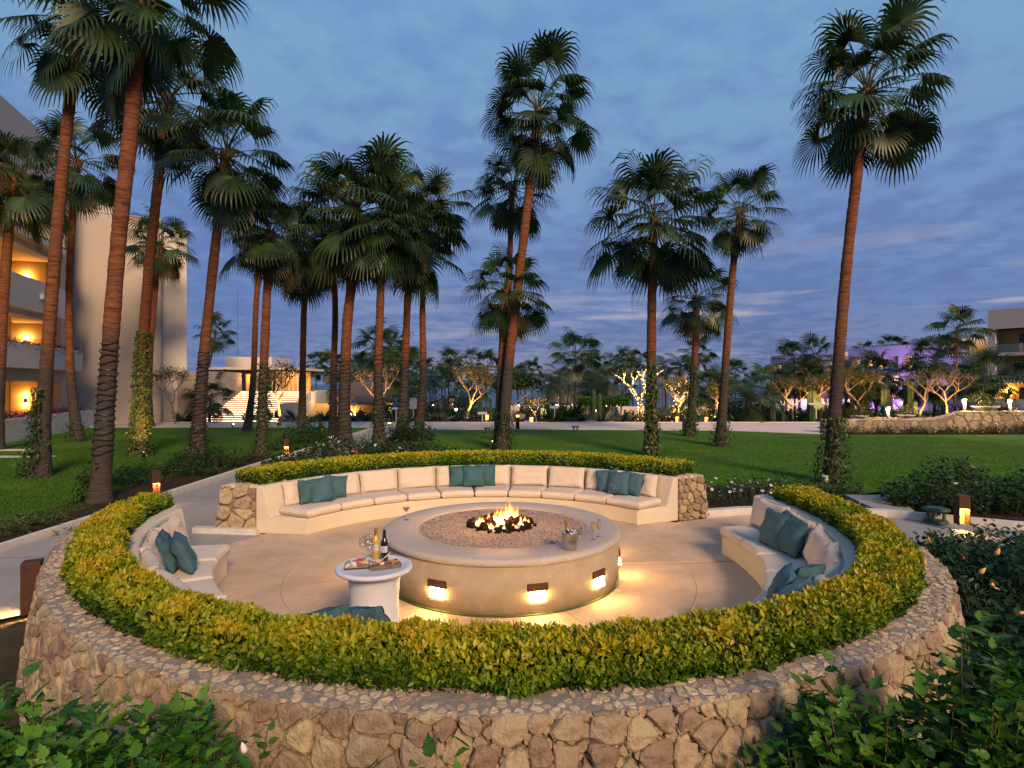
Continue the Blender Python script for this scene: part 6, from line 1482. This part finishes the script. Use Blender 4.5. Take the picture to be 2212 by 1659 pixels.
for px, yt, yb, d, wp, lab in [(1282, 842, 917, 38, 10, 'taller of the twin column cacti beside the green pergola bush'), (1295, 850, 917, 38.3, 9, 'shorter of the twin column cacti beside the green pergola bush'), (1668, 862, 917, 39, 14, 'stout column cactus left of the purple pergola lamps'), (1691, 874, 917, 39, 8, 'slim dark cactus in front of the purple pergola'), (1753, 838, 915, 39.5, 17, 'broadest column cactus before the fairy-lit gnarled tree'), (1766, 842, 915, 40, 14, 'second broad column cactus beside the broadest'), (1913, 838, 895, 36, 17, 'rounded pale green cactus above the retaining wall'), (1963, 822, 895, 36.5, 20, 'tallest cactus above the retaining wall'), (1976, 866, 897, 35, 10, 'small dark cactus right of the middle bowl planter'), (1640, 868, 917, 39.3, 7, 'thin cactus under the date palm'), (1060, 860, 912, 40, 6, 'thin cactus behind the central palms'), (1040, 866, 912, 40, 6, 'thin cactus left of the central palms'), (1010, 872, 912, 40, 5, 'thin cactus right of the lit leaning tree'), (1350, 885, 915, 39, 6, 'slender cactus left of the fairy-light tree'), (1368, 888, 915, 39.2, 5, 'second slender cactus left of the fairy-light tree')]: cactus(px, yt, yb, d, wp, lab)
for k, (px, py, s, lab) in enumerate([(627, 912, .62, 'brown boulder at the foot of the bare tree'), (1265, 915, .7, 'long pale boulder before the pool wall'), (1328, 915, .55, 'rounded boulder left of the agaves'), (1200, 916, .35, 'small boulder by the orange bollard'), (1103, 903, .8, 'rounded grey boulder left of the central palms' if False else 'rounded grey boulder right of the dark shrub tree')]):
    o = lin(bpy.data.objects.new('boulder', rockmesh(60+k))); o.data.materials.clear(); o.data.materials.append(M_boulder); o.location = D(px, py, 37.3+.2*k); o.scale = (s, s*.6, s*.55); tag(o, lab, 'boulder', 'boulders in the planting bed')
gp = thing('clipped_arbor', 'flat-topped green clipped arbor bush with dark stems', 'bush', tuple(D(1300, 912, 41)), group=None)
n = 3200; P = np.stack([rng.uniform(-1.7, 1.9, n), rng.uniform(-.8, .8, n), 1.45+rng.uniform(-.28, .3, n)], 1); leafmass(gp, P, rdir(n), rdir(n), .15, np.clip(rng.normal(.5, .25, n), 0, 1), M_hibi, name='crown')
for x in (-1.2, -.4, .5, 1.3): MB().tube([(x, 0, 0), (x+.1, 0, 1.4)], .06, 6).build('stem', M_bark, gp)
for k, (px, d, tx, tz, e) in enumerate([(600, 32.6, 600, 2.5, 260), (640, 42, 620, 2, 160), (820, 38.5, 822, 2.5, 260), (735, 36.8, 735, 1.8, 120), (1010, 36.9, 1005, 2.5, 300), (1128, 38.5, 1112, 2.2, 160), (1172, 37, 1160, 1.5, 160), (1480, 37.3, 1468, 1.8, 220), (1545, 37.3, 1535, 1.6, 200), (1722, 38.6, 1712, 2.0, 220), (1785, 38.5, 1772, 2.2, 260), (1880, 35, 1868, 2.2, 260), (2000, 33.8, 1990, 2.2, 160), (2058, 33.8, 2050, 2.2, 220), (2120, 34.5, 2115, 1.5, 160), (845, 42, 850, 2.0, 140)]):
    p = D(px, 0, d); p.z = .02 if d < 44 else terrain_z(d); q = D(tx, 0, d+1.4); q.z = tz
    spotfix(p, 'low garden spotlight %s' % ['at the foot of the wide bare tree', 'behind the wide bare tree', 'under the tall pale branching tree', 'under the small lit bare tree', 'under the leaning pale tree', 'under the round green tree', 'under the flat-topped tree', 'under the bushy amber tree', 'under the amber tree behind the pale-footed palm', 'under the spreading bare tree', 'under the gnarled tree', 'under the leafy tree right of the lone palm', 'under the dark-branched tree', 'under the amber-lit limbs', 'behind the raised wall', 'in the dark shrub behind the cluster'][k], tuple(q), e*4.5, 80)

# ---------------------------------------------------------------- palms in the distance
far = [ # base px,py(0=auto) crown px,py, radius px, distance, kind, label
 (448, 790, 465, 712, 36, 46, 'f', 'small leaning palm above the stone building'),
 (452, 912, 455, 850, 46, 37, 'f', 'low young fan palm at the left of the lit stairs'),
 (683, 905, 683, 780, 28, 60, 'f', 'small palm left of the middle cluster'), (712, 905, 716, 785, 30, 62, 'f', 'small palm behind the thin cluster trunk'),
 (705, 890, 745, 800, 20, 95, 'f', 'tiny palm behind the thick corded trunk'), (768, 890, 770, 790, 24, 90, 'f', 'tiny palm with slim trunk between corded trunks'), (790, 890, 786, 782, 30, 80, 'f', 'small palm left of the shrub palm'),
 (808, 905, 810, 738, 46, 55, 'f', 'mid-size palm crowning above the cluster trunks'), (850, 905, 848, 745, 44, 56, 'f', 'mid-size palm right behind the ivy-foot palm'), (880, 905, 868, 785, 50, 52, 'f', 'mid-size palm among the right cluster trunks'), (838, 905, 835, 800, 44, 50, 'f', 'bushy mid-size palm low between the trunks'),
 (760, 900, 752, 850, 40, 48, 'f', 'low dark fan palm beside the corded trunk'), (885, 905, 900, 795, 42, 58, 'f', 'mid-size palm just right of the swept-foot palm'),
 (927, 905, 928, 815, 26, 70, 'f', 'small palm alone over the sea left of centre'), (953, 890, 957, 795, 22, 95, 'f', 'thinnest palm over the sea'), (968, 890, 970, 775, 28, 88, 'f', 'tallest of the small palms over the sea'), (982, 890, 982, 790, 24, 85, 'f', 'small palm touching the tallest over the sea'), (960, 895, 962, 815, 20, 80, 'f', 'short palm under the group over the sea'),
 (1016, 890, 1018, 775, 30, 75, 'f', 'small palm behind the leaning lit tree'), (1048, 895, 1052, 788, 36, 66, 'f', 'bushy small palm left of the central trunks'), (1035, 900, 1036, 830, 34, 60, 'f', 'low bushy palm left of the central trunks'), (1000, 900, 1000, 845, 30, 58, 'f', 'low palm behind the lit leaning tree'),
 (1138, 890, 1132, 800, 22, 95, 'f', 'tiny palm above the round green tree, left'), (1150, 890, 1150, 795, 24, 92, 'f', 'tiny palm above the round green tree, right'), (1120, 890, 1118, 805, 20, 98, 'f', 'tiny palm beside the central trunks'),
 (1170, 912, 1192, 815, 40, 44, 'c', 'leaning coconut palm with a lit golden frond'), (1212, 905, 1208, 800, 36, 50, 'c', 'upright coconut palm beside the leaning one'),
 (1241, 922, 1243, 752, 48, 38, 'f', 'free-standing medium fan palm right of the central group'),
 (1222, 895, 1228, 830, 36, 60, 'c', 'low coconut palm before the palapas'), (1265, 890, 1268, 790, 28, 80, 'f', 'palm behind the domed palapa, left'), (1290, 890, 1290, 785, 30, 75, 'f', 'palm behind the domed palapa, right'), (1315, 905, 1312, 800, 48, 48, 'c', 'coconut palm over the green arbor'), (1340, 890, 1330, 780, 26, 78, 'f', 'slim palm left of the stout trunk, back'),
 (1352, 895, 1352, 775, 28, 70, 'f', 'palm left of the stout trunk'), (1368, 895, 1366, 790, 26, 72, 'f', 'short palm left of the stout trunk'), (1384, 895, 1382, 772, 24, 78, 'f', 'palm almost touching the stout trunk'), (1345, 900, 1345, 835, 30, 56, 'f', 'low palm over the fairy-light tree'),
 (1300, 905, 1285, 845, 44, 46, 'c', 'drooping coconut palm in front of the palapas'),
 (1438, 905, 1437, 800, 30, 56, 'c', 'lit coconut palm right of the stout trunk'), (1456, 905, 1470, 780, 34, 54, 'c', 'coconut palm left of the small ivy palm'), (1430, 905, 1432, 780, 26, 60, 'c', 'coconut palm close to the stout trunk'),
 (1505, 905, 1505, 752, 34, 52, 'f', 'palm crown behind the small ivy palm'), (1495, 905, 1490, 835, 42, 50, 'c', 'low palm behind the small ivy palm'), (1535, 905, 1530, 830, 44, 48, 'f', 'fan palm between the ivy palm and the pale-footed palm'), (1560, 905, 1552, 820, 40, 47, 'c', 'windblown coconut palm behind the pale-footed palm'),
 (1612, 916, 1614, 845, 74, 38.5, 'c', 'big spiky date palm right of the pale-footed palm'), (1585, 905, 1590, 800, 30, 60, 'f', 'palm rising behind the date palm'),
 (1660, 910, 1655, 830, 44, 46, 'f', 'palm right of the date palm'), (1718, 905, 1715, 770, 42, 52, 'f', 'taller palm left of the lone palm'), (1745, 905, 1745, 800, 40, 48, 'f', 'palm behind the broad cacti'), (1768, 905, 1768, 760, 44, 50, 'f', 'palm nearly touching the lone palm trunk, left'), (1690, 905, 1692, 815, 36, 50, 'f', 'dark palm behind the slim cactus'),
 (1822, 905, 1835, 790, 60, 42, 'c', 'coconut palm just right of the lone palm trunk'), (1850, 905, 1850, 840, 46, 40, 'f', 'low palm behind the leftmost bowl planter'), (1890, 905, 1895, 800, 48, 42, 'f', 'palm left of the pale green cactus'), (1848, 905, 1870, 835, 50, 38, 'c', 'palm with a golden drooping frond before the purple wing'),
 (1968, 900, 1962, 808, 44, 40, 'f', 'palm above the tallest cactus'), (2018, 905, 2020, 758, 52, 40, 'f', 'palm behind the tall lit palm at right'), (2040, 900, 2028, 820, 42, 39, 'f', 'lower palm among the lit limbs'), (2062, 908, 2068, 698, 52, 36, 'f', 'tall lit palm rising before the far right hotel'),
 (2092, 900, 2092, 815, 34, 38, 'f', 'short palm left of the bright post lamp'), (2138, 895, 2140, 800, 56, 35, 'f', 'bushy palm in front of the right hotel block'),
 (1925, 760, 1928, 745, 26, 120, 'f', 'palm crown peeking over the purple wing roof'), (1860, 765, 1865, 752, 20, 125, 'f', 'faint palm crown over the purple wing, left'),
 (575, 905, 560, 860, 1, 40, 'skip', ''),
]
for k, (bx, by, cx_, cy_, rad, d, kind, lab) in enumerate(far):
    if kind == 'skip': continue
    zg = terrain_z(d) if d > 37 else 0
    if by < 800: zg = 3.0
    yb = HZ+(CH-zg)*F/d
    palm(lab, (bx, yb), [((bx+cx_)/2+(cx_-bx)*.08, (yb+cy_)/2)], (cx_, cy_+rad*.25), rad*1.28, d=d, nf=27 if kind == 'f' else 18, wpx=max(3.2, rad*.11) if kind == 'f' else max(3, rad*.12), seed=100+k, low=True, name='fan_palm' if kind == 'f' else 'coconut_palm', feather=(kind == 'c'), group='palms beyond the promenade', droop=.85, young=0)
# far shrubbery belt closing the gap to the sea
def belt(name, x0, x1, y0, y1, h, n, sz, m, tint):
    x = rng.uniform(x0, x1, n); y = rng.uniform(y0, y1, n); z = np.array([terrain_z(v) for v in y]); q = np.array([.6+.6*noise.noise(Vector((a*.25, b_*.25, 3))) for a, b_ in zip(x, y)]); P = np.stack([x, y, z+rng.random(n)**.6*h*np.clip(q, .15, 1.3)], 1)
    o = leafmass(None, P, rdir(n), rdir(n), sz*rng.uniform(.7, 1.2, n), np.clip(rng.normal(tint, .25, n), 0, 1), m, name=name); tag(o, None, None, None, 'stuff')
belt('undergrowth', -16, 30, 40, 46, .55, 6000, .24, M_dark, .35); belt('undergrowth_far', -40, 60, 86, 125, 1.5, 9000, .6, M_dark, .3); belt('undergrowth_right', 22, 62, 44, 76, 1.3, 7000, .4, M_dark, .35); belt('undergrowth_left', -14, 0, 48, 80, 1.2, 3000, .35, M_dark, .35)
print('OBJECTS', len(bpy.data.objects))
